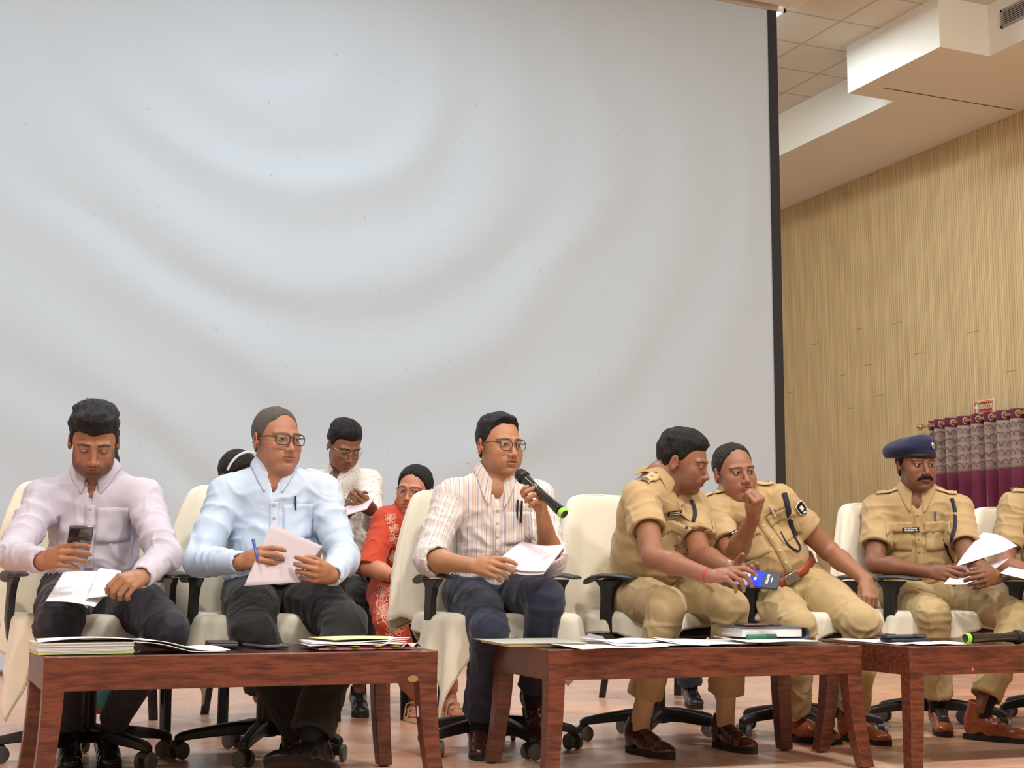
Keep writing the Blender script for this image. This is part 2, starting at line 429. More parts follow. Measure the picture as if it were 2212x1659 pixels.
sg = empty('door_sign', (XW-.012, (sg0+sg1)/2, (zt_+zb_)/2), 0, 'small red GREEN ROOM sign on the wood wall over the curtain', 'sign')
sw, sh = sg0-sg1, zt_-zb_
M_SGW = mat('sign cream', (232, 222, 190), .6); M_SGR = mat('sign red', (178, 38, 30), .5); M_SGG = mat('sign pale green', (206, 232, 196), .5)
MB().box((0, 0, 0), (.01, sw, sh)).build('plate', M_SGW, sg, bevel=.001)
MB().box((-.006, 0, 0), (.004, sw*.93, sh*.88)).build('red_field', M_SGR, sg)
b = MB()
for a_, c_, w_, h_ in ((0, sh*.37, sw*.86, .003), (0, -sh*.37, sw*.86, .003), (sw*.43, 0, .003, sh*.74), (-sw*.43, 0, .003, sh*.74), (sw*.22, 0, .0025, sh*.74)): b.box((-.0085, a_, c_), (.002, w_, h_))
b.build('outline', M_SGW, sg)
b = MB(); yc = sw*.325
b.cyl((-.009, yc, sh*.255), (-.0105, yc, sh*.255), .0105)
b.prism([(-.016, .025), (.016, .025), (.021, .018), (.021, -.012), (.015, -.012), (.013, .005), (.012, -.048), (.002, -.048), (.002, -.015), (-.002, -.015), (-.002, -.048), (-.012, -.048), (-.013, .005), (-.015, -.012), (-.021, -.012), (-.021, .018)], (-.0085, yc, 0), (0, -1, 0), (0, 0, 1), .002)
b.build('figure', M_SGG, sg)
def text(s, size, m, parent, loc, xdir, ydir, name='lettering', ext=.0006, sx=1.0, align='CENTER'):
    cu = bpy.data.curves.new(name, 'FONT'); cu.body = s; cu.size = size; cu.extrude = ext; cu.align_x = align; cu.align_y = 'CENTER'
    cu.materials.append(m)
    tmp = bpy.data.objects.new('tmp', cu); COL.objects.link(tmp)
    dg = bpy.context.evaluated_depsgraph_get(); dg.update()
    me = bpy.data.meshes.new_from_object(tmp.evaluated_get(dg)); bpy.data.objects.remove(tmp)
    o = bpy.data.objects.new(name, me); COL.objects.link(o); o.parent = parent
    x = Vector(xdir).normalized(); y = Vector(ydir).normalized(); z = x.cross(y)
    M = Matrix((x*sx, y, z)).transposed().to_4x4(); M.translation = Vector(loc); o.matrix_local = M
    return o
text('GREEN ROOM', .074, M_SGG, sg, (-.0095, -sw*.105, 0), (0, -1, 0), (0, 0, 1), sx=.385, ext=.001)
# ------------------------------------------------------------------ coffee tables
def make_table(loc, rz, L, D, H, label, sticker=False):
    t = empty('coffee_table', loc, rz, label, 'table', 'low wooden tables in front of the seated row')
    lw = .062
    MB().box((0, 0, H-.011), (L-.05, D-.05, .016)).build('table_top', M_WOOD, t)
    b = MB(); b.box((0, 0, H-.001), (L-.03, D-.03, .004)); b.build('glass_top', mat('dark glass top', (60, 42, 34), .04, spec=.7, alpha=.35), t)
    ah = .098
    for s in (-1, 1):
        MB().box((0, s*(D/2-.014), H-ah/2), (L-.10, .026, ah)).build('apron', M_WOOD, t, bevel=.003)
        MB().box((s*(L/2-.014), 0, H-ah/2), (.026, D-.10, ah)).build('apron', M_WOOD, t, bevel=.003)
    for sx in (-1, 1):
        for sy in (-1, 1):
            rings = []
            for k in range(9):
                u = k/8; z = H*(1-u); w = lw*(1-.22*u)/2
                o = .030*max(0, (u-.2)/.8)**1.7
                cx_0 = sx*(L/2-lw/2)+sx*o; cy_0 = sy*(D/2-lw/2)+sy*o
                rings.append([(cx_0+a*w, cy_0+c*w, max(z, .006)) for a, c in ((-1, -1), (1, -1), (1, 1), (-1, 1))][::-1])
            b = MB(); b.loft(rings); b.build('leg', M_WOOD, t, bevel=.004)
            MB().cyl((sx*(L/2-lw/2+.03), sy*(D/2-lw/2+.03), .0), (sx*(L/2-lw/2+.03), sy*(D/2-lw/2+.03), .008), .014).build('glide', M_BLACK, t)
    if sticker:
        b = MB(); b.lathe([(.001, .0015), (.013, .0015), (.014, 0), (.001, -.001)], (0, 0, 0), (0, -1, 0), 20)
        o = b.build('maker_badge', M_BRASS, t); o.location = (L/2-.083, -D/2-.0005, H-.086); o.scale = (1.25, 1, .75)
        MB().box((L/2-.055, -D/2+.03, H-.17), (.002, .012, .07)).build('sticker', M_PAPER, t)
    return t
TH = .42
T1 = make_table((.965, 4.515, 0), math.radians(0), 1.185, .53, TH, 'leftmost low dark wooden table holding an open file and two phones', True)
T2 = make_table((2.515, 4.43, 0), math.radians(-2.5), 1.185, .53, TH, 'middle low dark wooden table holding loose papers and a thick diary')
T3 = make_table((3.80, 4.28, 0), math.radians(-1.5), 1.185, .56, TH, 'rightmost low dark wooden table with a microphone and stacked phones')

# ------------------------------------------------------------------ office chairs
def make_chair():
    c = empty('office_chair', (0, 0, 0), 0)
    b = MB(); b.cyl((0, 0, .075), (0, 0, .135), .045, r2=.036); b.cyl((0, 0, .12), (0, 0, .28), .030); b.cyl((0, 0, .27), (0, 0, .42), .018)
    b.build('gas_column', M_BLACK, c)
    base = MB().build('star_base', M_BLACK, c) if 0 else None
    b = MB()
    for k in range(5):
        a = 2*PI*k/5; dx_, dy_ = math.cos(a), math.sin(a)
        rings = []
        for u, z, h, w in ((0.02, .105, .030, .030), (.12, .103, .026, .025), (.24, .088, .021, .021), (.295, .078, .018, .019), (.315, .070, .012, .015)):
            px_, py_ = -dy_, dx_
            rings.append([(dx_*u+px_*w*q, dy_*u+py_*w*q, z+h*v) for q, v in ((-1, -.8), (1, -.8), (1, .5), (.6, .9), (-.6, .9), (-1, .5))])
        b.loft(rings)
    base = b.build('star_base', M_BLACK, c, bevel=.004)
    for k in range(5):
        a = 2*PI*k/5; sw_ = a+[.5, 1.9, -.8, 2.6, .2][k]
        ex = np.array([math.cos(a), math.sin(a), 0])*.30
        wx = np.array([math.cos(sw_), math.sin(sw_), 0])
        b = MB(); b.cyl(ex+(0, 0, .03), ex+(0, 0, .075), .010); b.tube([ex-wx*.012+(0, 0, .045), ex+wx*.012+(0, 0, .045)], .024, 14)
        cs = b.build('caster', M_BLACK, base)
        for s in (-1, 1):
            b = MB(); b.lathe([(.020, -.009), (.029, -.007), (.0305, 0), (.029, .007), (.018, .009), (.006, .0095)], ex+wx*s*.021+(0, 0, .0305), wx*s, 20)
            b.m = [1 if i < 20*2 else 0 for i in range(len(b.f))]
            if s > 0: w1 = b
            else: w0 = b
        w1.add(w0.v, w0.f); w1.m = [0]*len(w1.f)
        # both twin wheels belong to the caster mesh
        n0 = len(cs.data.vertices)
        me = cs.data; V = [tuple(v.co) for v in me.vertices]+w1.v; F = [tuple(p.vertices) for p in me.polygons]+[tuple(i+n0 for i in f) for f in w1.f]
        mi = [0]*len(me.polygons)+[1]*len(w1.f)
        bpy.data.objects.remove(cs); npmesh('caster', V, F, [M_BLACK, M_WHEEL], base, mi).data.set_sharp_from_angle(angle=.6)
    MB().box((0, .0, .405), (.20, .26, .035)).build('tilt_mechanism', M_BLACK, c, bevel=.008)
    # seat: rounded pan and cushion
    def ringrect(w, d, z, y0=0, n=32, p=4):
        return [(w*math.copysign(abs(math.cos(t))**(2/p), math.cos(t)), y0+d*math.copysign(abs(math.sin(t))**(2/p), math.sin(t)), z) for t in [2*PI*k/n for k in range(n)]]
    b = MB(); b.loft([ringrect(.20, .20, .415), ringrect(.235, .235, .425), ringrect(.248, .245, .45), ringrect(.245, .243, .475), ringrect(.22, .22, .49), ringrect(.15, .15, .494)])
    b.build('seat', mat('black chair fabric', (30, 29, 31), .9, bump=.2, bs=400), c)
    # backrest
    rings = []
    for k in range(11):
        u = k/10; z = .50+.45*u; w = .238+.010*math.sin(PI*u)-.032*u*u; yb = .225+.085*u+.02*math.cos(PI*u)
        if k in (0, 10): w *= .9
        rings.append([(w*math.copysign(abs(math.cos(t))**.6, math.cos(t)), yb+.028*math.sin(t)*(.6 if k in (0, 10) else 1)+.06*(abs(math.cos(t))**3)*-.5, z) for t in [2*PI*j/24 for j in range(24)]])
    b = MB(); b.loft(rings); b.build('backrest', mat('black chair fabric', (30, 29, 31), .9), c)
    b = MB(); b.tube([(0, .12, .40), (0, .25, .40), (0, .29, .47), (0, .30, .62)], [.03, .03, .028, .025], 10, flat=.5, up=(1, 0, 0)); b.build('back_bracket', M_BLACK, c)
    for s in (-1, 1):
        b = MB()
        # flat upright that flares into the pad, and its foot under the seat
        rings = []
        for x, y, z, w, th in ((.16, 0, .405, .035, .009), (.24, 0, .400, .035, .010), (.272, 0, .43, .033, .012), (.278, 0, .50, .031, .012), (.276, 0, .57, .030, .012), (.274, -.004, .61, .038, .012), (.272, -.008, .640, .075, .011)):
            if z < .42: rings.append([(s*x, y+w*q, z+th*r_) for q, r_ in ((-1, -1), (1, -1), (1, 1), (-1, 1))])
            else: rings.append([(s*(x+th*r_), y+w*q, z) for q, r_ in ((-1, 1), (1, 1), (1, -1), (-1, -1))])
        if s < 0: rings = [r_[::-1] for r_ in rings]
        b.loft(rings); arm = b.build('armrest', M_BLACK, c, bevel=.004)
        rings = []
        for y, z, w, th in ((-.150, .646, .020, .006), (-.135, .648, .030, .009), (-.06, .655, .036, .010), (.02, .656, .037, .010), (.07, .650, .034, .010), (.11, .636, .030, .009), (.128, .626, .018, .006)):
            rings.append([(s*.272+w*math.cos(t), y, z+th*math.sin(t)*(1 if math.sin(t) > 0 else .8)) for t in [2*PI*j/16 for j in range(16)]])
        b = MB(); b.loft(rings); b.build('arm_pad', mat('grey arm pad', (62, 61, 63), .5), arm)
    return c
def superring(a, bb, y0, z, n, p=3.2, seed=0, wav=0.0, fr=7):
    out = []
    for k in range(n):
        t = 2*PI*k/n; ct, st = math.cos(t), math.sin(t)
        w = 1+wav*math.sin(fr*t+seed)+wav*.6*math.sin((fr*1.7)*t+seed*2.3)
        out.append((a*w*math.copysign(abs(ct)**(2/p), ct), y0+bb*w*math.copysign(abs(st)**(2/p), st), z))
    return out
def back_towel(loc, rz, seed, label, spread=1.0, left=0, right=0, bl=.47):
    "a towel draped over the back, hanging in folds at both sides; left/right pull a side out and down"
    root = empty('chair_towel', loc, rz, label, 'towel', 'cream towels draped over the chair backs')
    n = 96; rings = []
    lv = [(.990, .05, .3), (.988, .66, .5), (.978, .88, .8), (.955, .97, 1), (.92, 1.0, 1.03), (.86, 1.03, 1.08), (.78, 1.05, 1.14), (.69, 1.07, 1.22), (.61, 1.10, 1.3), (.53, 1.13, 1.36), (bl, 1.16, 1.4)]
    for i, (z, fa, fb) in enumerate(lv):
        u = (z-.50)/.45; u_ = min(max(u, 0), 1)
        a = (.270+.010*math.sin(PI*u_)-.036*u_**2)*fa; bb = .050*fb*(1 if i > 2 else 1)
        yb = .225+.085*u_+.02*math.cos(PI*u_)+.012
        low = max(0, min(1, (.95-z)/.45))
        r_ = []
        for k in range(n):
            t = 2*PI*k/n; ct, st = math.cos(t), math.sin(t)
            x = a*math.copysign(abs(ct)**.55, ct); y = yb+bb*math.copysign(abs(st)**.8, st)-.028*abs(ct)**3
            side = left if ct < 0 else right
            x += math.copysign(1, ct)*side*low*abs(ct)**2; y += abs(side)*low*.6*abs(ct)**2*max(0, st)
            # folds
            f = .010*low*math.sin(9*t+seed+z*3)+.006*low*math.sin(17*t+seed*2.7)
            # the front lies against the back: no folds there
            f *= (1 if st > -.3 else .35)
            x += f*ct*1.5; y += f*st
            zz = z
            if i == len(lv)-1: zz = z+.03*math.sin(3*t+seed)-.07*abs(side)*4*abs(ct)
            elif i == len(lv)-2: zz = z+.012*math.sin(3*t+seed)-.03*abs(side)*4*abs(ct)
            r_.append((x, y, zz))
        rings.append(r_)
    b = MB(); V = [p for r_ in rings for p in r_]; F = []
    for i in range(len(rings)-1):
        for j in range(n): k = (j+1) % n; F.append((i*n+j, (i+1)*n+j, (i+1)*n+k, i*n+k))
    F.append(tuple(range(n))); b.add(V, F)
    o = b.build('cloth', M_TOWEL, root, sub=1)
    m = o.modifiers.new('so', 'SOLIDIFY'); m.thickness = .006; m.offset = 1
    # a hem band stitched along the bottom
    b = MB(); b.tube([np.array(p)+(0, 0, .006) for p in rings[-1]]+[np.array(rings[-1][0])+(0, 0, .006)], .005, 6, caps=False); b.build('hem', M_TOWEL, root)
    return root
def seat_towel(loc, rz, seed, label, w=.37, d=.36, corners=(0, 0, 0, 0), off=(0, 0), rot=0.):
    "a towel laid over the seat; what reaches past the edge hangs; corners = extra reach of each corner (front-left, front-right, back-right, back-left)"
    root = empty('seat_towel', loc, rz, label, 'towel', 'cream towels laid over the chair seats')
    n = 61; U, Vv = np.meshgrid(np.linspace(-1, 1, n), np.linspace(-1, 1, n))
    cw = [corners[0]*np.clip(-U, 0, 1)*np.clip(-Vv, 0, 1), corners[1]*np.clip(U, 0, 1)*np.clip(-Vv, 0, 1), corners[2]*np.clip(U, 0, 1)*np.clip(Vv, 0, 1), corners[3]*np.clip(-U, 0, 1)*np.clip(Vv, 0, 1)]
    ext = 1+sum(cw)
    X = U*w*ext; Y = Vv*d*ext
    cr, sr = math.cos(rot), math.sin(rot); X, Y = X*cr-Y*sr+off[0], X*sr+Y*cr+off[1]
    hx, hy = .252, .250
    # superellipse seat outline: distance past the edge along the ray
    q = (np.abs(X/hx)**4+np.abs(Y/hy)**4)**.25+1e-6
    inside = q <= 1
    R = np.hypot(X, Y); Re = R/q; over = np.clip(R-Re, 0, None)
    rad = .028; arc = rad*PI/2
    a = np.clip(over/arc, 0, 1)*PI/2
    outw = np.where(over > 0, rad*np.sin(a), 0); down = np.where(over > 0, rad*(1-np.cos(a))+np.clip(over-arc, 0, None), 0)
    th = np.arctan2(Y, X)
    fold = np.clip(over/.18, 0, 1)*(.018*np.sin(11*th+seed)+.012*np.sin(19*th+seed*1.7)+.012*np.sin(5*th+seed))
    rr = np.minimum(R, Re)+outw+fold+np.clip(over-arc, 0, None)*.12
    gx = rr*X/(R+1e-9); gy = rr*Y/(R+1e-9)
    P3_ = np.stack([X*1., Y*1., X*0+seed], -1)
    gz = .503-down+(.006*smoothn(P3_, 14, 3))+.004
    b = MB(); b.grid(np.stack([gx, gy, gz], -1)); o = b.build('cloth', M_TOWEL, root, sub=1)
    m = o.modifiers.new('so', 'SOLIDIFY'); m.thickness = .006; m.offset = 1
    e = np.concatenate([np.stack([gx, gy, gz], -1)[0], np.stack([gx, gy, gz], -1)[:, -1], np.stack([gx, gy, gz], -1)[-1, ::-1], np.stack([gx, gy, gz], -1)[::-1, 0]])
    b = MB(); b.tube(list(e[::2]), .0045, 6, caps=False); b.build('hem', M_TOWEL, root)
    return root
chair0 = make_chair()
# x, y, turn, twist of the star base, whose chair
CH = [(.610, 5.20, 0.10, 10, 'man with the phone'), (1.225, 5.16, .10, 22, 'man in the light blue shirt'), (2.082, 5.05, .10, -20, 'man speaking into the microphone'),
      (2.81, 5.10, .28, 0, 'officer leaning over his phone'), (3.47, 5.04, .12, 30, 'officer resting his chin on his fist'), (4.19, 5.12, .28, 8, 'officer in the dark blue beret'),
      (4.92, 5.1, .1, 20, 'officer cut off by the right edge')]
FILLC = []
for i, (x, y, rz, tw, who) in enumerate(CH):
    c = chair0 if i == 0 else copy_tree(chair0)
    c.location = (x, y, 0); c.rotation_euler.z = rz
    tag(c, 'black swivel office chair under the '+who, 'chair', 'black office chairs of the front row')
    for ch in bpy.data.objects:
        if ch.parent == c and ch.name.startswith('star_base'): ch.rotation_euler.z = math.radians(tw)
TW = [(.0, .02, 1), (.03, .0, 2), (.02, .0, 3.3), (.02, .0, 4), (.0, .02, 5.2), (.03, .0, 6), (0, 0, 7)]
ST = [dict(corners=(.24, .02, 0, 0), rot=-.22), dict(corners=(.12, .0, 0, 0), rot=-.15, off=(-.03, 0)), dict(corners=(.30, .05, .1, 0), rot=-.30, off=(.02, 0)), dict(corners=(0, .0, 0, 0), rot=0, w=.34, d=.31),
      dict(corners=(0, .1, .1, 0), rot=.1, off=(.03, 0), w=.33, d=.32), dict(corners=(.12, 0, 0, 0), rot=-.05, w=.36, d=.33), dict(w=.33, d=.32)]
for i, (x, y, rz, tw, who) in enumerate(CH):
    back_towel((x, y, 0), rz, TW[i][2], 'cream towel draped over the chair back behind the '+who, left=TW[i][0], right=TW[i][1])
    seat_towel((x, y, 0), rz, i*1.9+.5, 'cream towel spread on the seat under the '+who, **ST[i])

# ------------------------------------------------------------------ moulded plastic armchairs of the second row
def make_plastic():
    c = empty('plastic_armchair', (0, 0, 0), 0)
    for sx in (-1, 1):
        b = MB(); b.tube([(sx*.255, -.245, 0), (sx*.25, -.225, .25), (sx*.262, -.215, .50), (sx*.268, -.205, .645)], [.024, .026, .028, .030], 10, flat=.75); b.build('leg', M_GLOSSBLK, c)
        b = MB(); b.tube([(sx*.235, .265, 0), (sx*.215, .215, .25), (sx*.20, .185, .43)], [.022, .025, .027], 10, flat=.7); b.build('leg', M_GLOSSBLK, c)
        b = MB(); b.tube([(sx*.268, -.235, .645), (sx*.274, -.19, .662), (sx*.278, -.05, .668), (sx*.275, .08, .675), (sx*.255, .17, .71), (sx*.225, .215, .78)], [.026, .030, .030, .028, .022, .016], 12, flat=.5)
        a = b.build('armrest', M_GLOSSBLK, c)
        b = MB()
        for k in range(7):
            t = 2*PI*k/6; r_ = 0 if k == 6 else .014
            b.lathe([(.001, .004), (.0035, .003), (.0045, 0)], (sx*.268+r_*math.cos(t), -.262, .648+r_*math.sin(t)), (0, -1, 0), 8)
        b.build('rosette', mat('pale glossy highlights moulding', (150, 150, 150), .2), a)
    n = 17; G_ = np.zeros((n, n, 3))
    for i in range(n):
        for j in range(n):
            u = -1+2*i/(n-1); v = -1+2*j/(n-1)
            G_[i, j] = (u*(.235-.02*v), v*.215-.01, .435-.012*(1-u*u)*(1-v*v)+(.02*v if v > .6 else 0)-(.03*(-v-.8)*5*.2 if v < -.8 else 0))
    b = MB(); b.grid(G_); b.build('seat', M_GLOSSBLK, c, solid=.012)
    b = MB(); b.tube([(-.20, .19, .43), (-.225, .22, .62), (-.22, .255, .76), (-.16, .285, .84), (0, .295, .865), (.16, .285, .84), (.22, .255, .76), (.225, .22, .62), (.20, .19, .43)], [.022, .024, .026, .026, .026, .026, .026, .024, .022], 10, flat=.6)
    bf = b.build('backrest', M_GLOSSBLK, c)
    for k in range(5):
        x = -.13+.065*k
        b = MB(); b.tube([(x*.8, .2, .44), (x, .235, .60), (x*1.12, .275, .845-abs(x)*.2)], [.016, .017, .016], 8, flat=.35); b.build('slat', M_GLOSSBLK, bf)
    return c
pl0 = make_plastic()
PL = [(.80, 6.36, -.1, 'black plastic armchair hidden behind the man with the phone'), (1.56, 6.52, 0, 'black plastic armchair behind the man in light blue'),
      (2.33, 6.50, .18, 'black plastic armchair the woman in orange sits on'), (2.18, 7.25, 0, 'black plastic armchair under the man writing on a pad'), (3.74, 6.72, 0, 'black plastic armchair hidden behind the two talking officers')]
for i, (x, y, rz, lab) in enumerate(PL):
    c = pl0 if i == 0 else copy_tree(pl0)
    c.location = (x, y, 0); c.rotation_euler.z = rz; tag(c, lab, 'chair', 'glossy black plastic armchairs in the second row')

# ------------------------------------------------------------------ things on the tables
def sheetgrid(c00, c10, c11, c01, n=18, curl=None, m=12):
    "a paper between four corners (given counterclockwise), bent by curl(u, v) -> xyz offset"
    G_ = np.zeros((m, n, 3)); c = [np.asarray(q, float) for q in (c00, c10, c11, c01)]
    for i in range(m):
        for j in range(n):
            u, v = j/(n-1), i/(m-1)
            G_[i, j] = (c[0]*(1-u)+c[1]*u)*(1-v)+(c[3]*(1-u)+c[2]*u)*v
            if curl: G_[i, j] += np.asarray(curl(u, v))
    return G_
def m_print(name, base=(236, 234, 238), ink=(120, 118, 128), sc=90, thr=.52, amt=.45, period=.0075):
    if name in MATS: return MATS[name]
    t = NT(name); u = t.n('ShaderNodeAttribute', attribute_name='uu').outputs['Fac']; v = t.n('ShaderNodeAttribute', attribute_name='vv').outputs['Fac']
    cb = t.n('ShaderNodeCombineXYZ', i_0=u, i_1=v)
    row = t.math('LESS_THAN', t.math('FRACT', t.math('DIVIDE', v, period)), .45)
    vq = t.math('FLOOR', t.math('DIVIDE', v, period)); cb2 = t.n('ShaderNodeCombineXYZ', i_0=u, i_1=vq)
    nz = t.n('ShaderNodeTexNoise', i_Scale=1., i_Detail=2.); t.l(t.n('ShaderNodeMapping', i_0=cb2.outputs[0], i_3=(260, 3.7, 1)).outputs[0], nz.inputs['Vector'])
    word = t.math('GREATER_THAN', nz.outputs[0], thr)
    mu = t.math('MULTIPLY', t.math('GREATER_THAN', u, .018), t.math('LESS_THAN', u, .192)); mv = t.math('MULTIPLY', t.math('GREATER_THAN', v, .02), t.math('LESS_THAN', v, .27))
    c = t.mix(t.math('MULTIPLY', t.math('MULTIPLY', t.math('MULTIPLY', row, word), t.math('MULTIPLY', mu, mv)), amt), lin(base), lin(ink))
    t.set(Base_Color=c, Roughness=.7); MATS[name] = t.m; return t.m
def paper(name, G_, m, parent=None, label=None, cat=None, group=None, thick=.0006, size=(.21, .297)):
    b = MB(); b.grid(G_); mm, nn = G_.shape[:2]
    o_ = G_.reshape(-1, 3).mean(0) if parent is None else np.zeros(3)
    o = npmesh(name, np.array(b.v)-o_, b.f, m, parent, attrs={'uu': np.tile(np.linspace(0, size[0], nn), mm), 'vv': np.repeat(np.linspace(0, size[1], mm), nn)})
    if parent is None: o.location = o_
    s = o.modifiers.new('s', 'SOLIDIFY'); s.thickness = thick; s.offset = 0
    if label: tag(o, label, cat, group)
    return o
zt = TH+.002
def onT(x, y, z=None): return aZ(x, y, zt if z is None else z)
M_PRINT = m_print('printed page'); M_YEL = mat('pale yellow card', (226, 216, 160), .7); M_DOC = m_print('faint printed page', amt=.25)
# open spiral file on the left table
e = empty('ring_binder', (.62, 4.42, zt), math.radians(3), 'thick open file of white pages with a black ring on the left table', 'binder')
b = MB()
for k in range(9):
    b.box((-.13+.002*rng.uniform(-1, 1), 0, .0022+.0036*k), (.27, .21+.004*rng.uniform(-1, 1), .0030), mi=1 if k == 0 else 0)
b.build('page_block', [mat('page edges', (222, 220, 214), .8, var=.12, vs=3, stretch=(1, 1, 220)), mat('yellow page edge', (206, 208, 96), .7)], e)
G_ = np.zeros((14, 40, 3))
for i in range(14):
    for j in range(40):
        u = j/39; x = -.268+.56*u; v = i/13
        z = .036+.008*math.sin(PI*min(u/.5, 1))*(1-.6*v) if u < .52 else .036-.034*((u-.52)/.48)**.7+.006*math.sin((u-.52)*14+v*2)
        G_[i, j] = (x+.02*v, -.106+.21*v+.006*math.sin(u*5), z+.004*math.sin(3*v+u*3))
paper('top_pages', G_, M_DOC, e, thick=.002)
G2 = G_[:, 20:].copy(); G2[..., 2] = np.maximum(G2[..., 2]-.006, .002); G2[..., 0] -= .015; paper('loose_pages', G2, M_PAPER, e, thick=.002)
b = MB()
for k in range(3):
    y = -.100+k*.098
    b.tube([(.012+.016*math.cos(t), y, .018+.016*math.sin(t)) for t in np.linspace(0, 2*PI, 15)], .003, 6, caps=False)
b.cyl((.012, -.1, .018), (.012, .1, .018), .010); b.build('ring', M_BLACK, e)
# phones on table 1
def phone(name, loc, rz, w, d, h, lab, body, screen=None, cat='phone', rx=0, group=None, flap=False):
    e = empty(name, loc, rz, lab, cat, group); e.rotation_euler[0] = rx
    MB().box((0, 0, h/2), (w, d, h)).build('case', body, e, bevel=min(h*.42, .006), seg=3)
    if screen: MB().box((0, 0, h+.0003), (w*.92, d*.93, .0008)).build('screen', screen, e)
    if flap:
        MB().box((0, .0, h+.0012), (w*.99, d*.99, .0025)).build('cover_flap', body, e, bevel=.001); MB().box((w*.15, -d/2, h*.6), (w*.3, .002, .003)).build('clasp', M_METAL, e)
    else: MB().box((w*.2, -d/2-.0003, h*.5), (w*.12, .001, h*.25)).build('port', M_BLACK, e)
    return e
M_LEATHER = mat('dark brown leather', (58, 50, 50), .5, bump=.2, bs=300)
M_SCR = mat('dark phone glass', (18, 18, 20), .06, spec=.8)
p = onT(484, 1399); phone('wallet_phone', (p[0], p[1]+.04, zt), math.radians(-6), .092, .16, .016, 'closed dark brown wallet case phone, left of two on the left table', M_LEATHER, flap=True)
p = onT(582, 1400); phone('mobile_phone', (p[0], p[1]+.055, zt), math.radians(14), .085, .165, .011, 'black phone in a grey case, right of two on the left table', mat('grey rubber', (78, 78, 78), .6), M_SCR)
# pile of files on table 1, right
e = empty('paper_pile', (1.33, 4.43, zt), math.radians(-2), 'messy pile of papers and pink files with yellow tabs on the left table', 'papers')
b = MB(); b.box((.02, .0, .003), (.31, .22, .004)); b.box((.03, .01, .008), (.29, .21, .004), R=Matrix.Rotation(.05, 3, 'Z')); b.build('pink_file', mat('pink file', (196, 120, 130), .7), e)
for x, r_ in ((-.02, .2), (.055, -.1), (-.09, .1), (.11, .3)):
    b = MB(); b.box((x, -.105, .0105), (.022, .03, .001), R=Matrix.Rotation(r_, 3, 'Z')); b.build('index_tab', mat('lime tab', (206, 206, 62), .6), e)
for k in range(5):
    G_ = sheetgrid((-.165+.01*k, -.108+.004*k, 0), (.135+.006*k, -.112, 0), (.14, .10, 0), (-.15, .105, 0), curl=lambda u, v, k=k: (0, 0, .013+.003*k+.004*math.sin(u*4+k)+(.006*(1-v) if u > .8 else 0)))
    paper('sheet', G_, M_PAPER, e, thick=.0022)
G_ = sheetgrid((-.08, -.085, 0), (.13, -.10, 0), (.16, .10, 0), (-.12, .11, 0), curl=lambda u, v: (0, 0, .030+.003*math.sin(u*3)))
paper('folder_cover', G_, M_YEL, e, thick=.002)
b = MB(); G_ = sheetgrid((.13, -.12, 0), (.20, -.10, 0), (.19, .02, 0), (.13, .0, 0), curl=lambda u, v: (0, 0, .006+.012*math.sin(u*6)**2*(1-v*.3))); paper('crumpled_sheet', G_, mat('pink paper', (224, 196, 200), .7), e, thick=.001)
# table 2 papers
e = empty('yellow_folder', tuple(onT(1120, 1390)), math.radians(-6), 'pale yellow card folder overhanging the left end of the middle table', 'folder')
e.location = (1.99, 4.50, zt)
MB().box((.0, 0, .005), (.27, .33, .010)).build('pages', mat('cream page edges', (226, 220, 180), .8), e, bevel=.001)
MB().box((-.01, 0, .0115), (.30, .35, .0022)).build('cover', mat('grey green card', (176, 178, 166), .6), e)
PAP = [((2.16, 4.27), .34, .24, .1), ((2.36, 4.32), .33, .22, -.15), ((2.55, 4.30), .30, .21, .05), ((2.62, 4.38), .33, .23, -.05), ((2.34, 4.44), .32, .21, .3), ((2.80, 4.285), .31, .21, .02)]
LABP = ['white sheet beside the yellow folder on the middle table', 'printed sheet second from the yellow folder on the middle table', 'crumpled white sheet at the front middle of the middle table', 'printed sheet with a raised edge at the back of the middle table', 'slanted white sheet at the back of the middle table', 'white sheet reaching under the diary on the middle table']
for k, ((x, y), w, d, a) in enumerate(PAP):
    ca, sa = math.cos(a), math.sin(a)
    def cr(u, v): return (x+ca*u*w/2-sa*v*d/2, y+sa*u*w/2+ca*v*d/2, zt+.0012)
    G_ = sheetgrid(cr(-1, -1), cr(1, -1), cr(1, 1), cr(-1, 1), 24, curl=lambda u, v, k=k: (0, 0, .0021*k+.004*(math.sin(u*5+k)**2)*(.5+.5*v)+(.010*max(0, .25-u)*4*v)))
    paper('paper_sheet', G_, M_PRINT if k in (1, 3) else M_PAPER, None, LABP[k], 'paper', 'loose papers on the middle table', .0016)
# diary
e = empty('diary', (2.885, 4.42, zt+.013), math.radians(-6), 'thick blue-grey diary with a looped cover on the middle table', 'diary')
M_DC = mat('blue grey cover', (78, 86, 104), .5)
b = MB(); b.box((-.02, 0, .023), (.235, .17, .031)); b.build('page_block', mat('white page edges', (232, 228, 224), .8, var=.05, vs=3, stretch=(1, 1, 160)), e, bevel=.002)
b = MB(); prof = [(-.15, .041), (.09, .0415)]+[(.105+.021*math.sin(t), .0215+.020*math.cos(t)) for t in np.linspace(0, PI, 12)]+[(.09, .0015), (-.12, .0015)]
G_ = np.array([[(px_, y, pz_) for px_, pz_ in prof] for y in (-.09, .09)]); b.grid(G_); b.build('cover', M_DC, e, solid=.003)
p = aZ(1632, 1366, zt+.058); ph = phone('mobile_phone', (e.location[0]-.035, e.location[1]+.0, zt+.0575), math.radians(-2), .155, .075, .010, 'phone in a clear case lying on the diary', mat('copper phone edge', (150, 118, 104), .3, metal=.6), M_SCR)
e = empty('marker_pen', (2.80, 4.325, zt+.024), math.radians(-3), 'green marker pen lying beside the diary', 'pen')
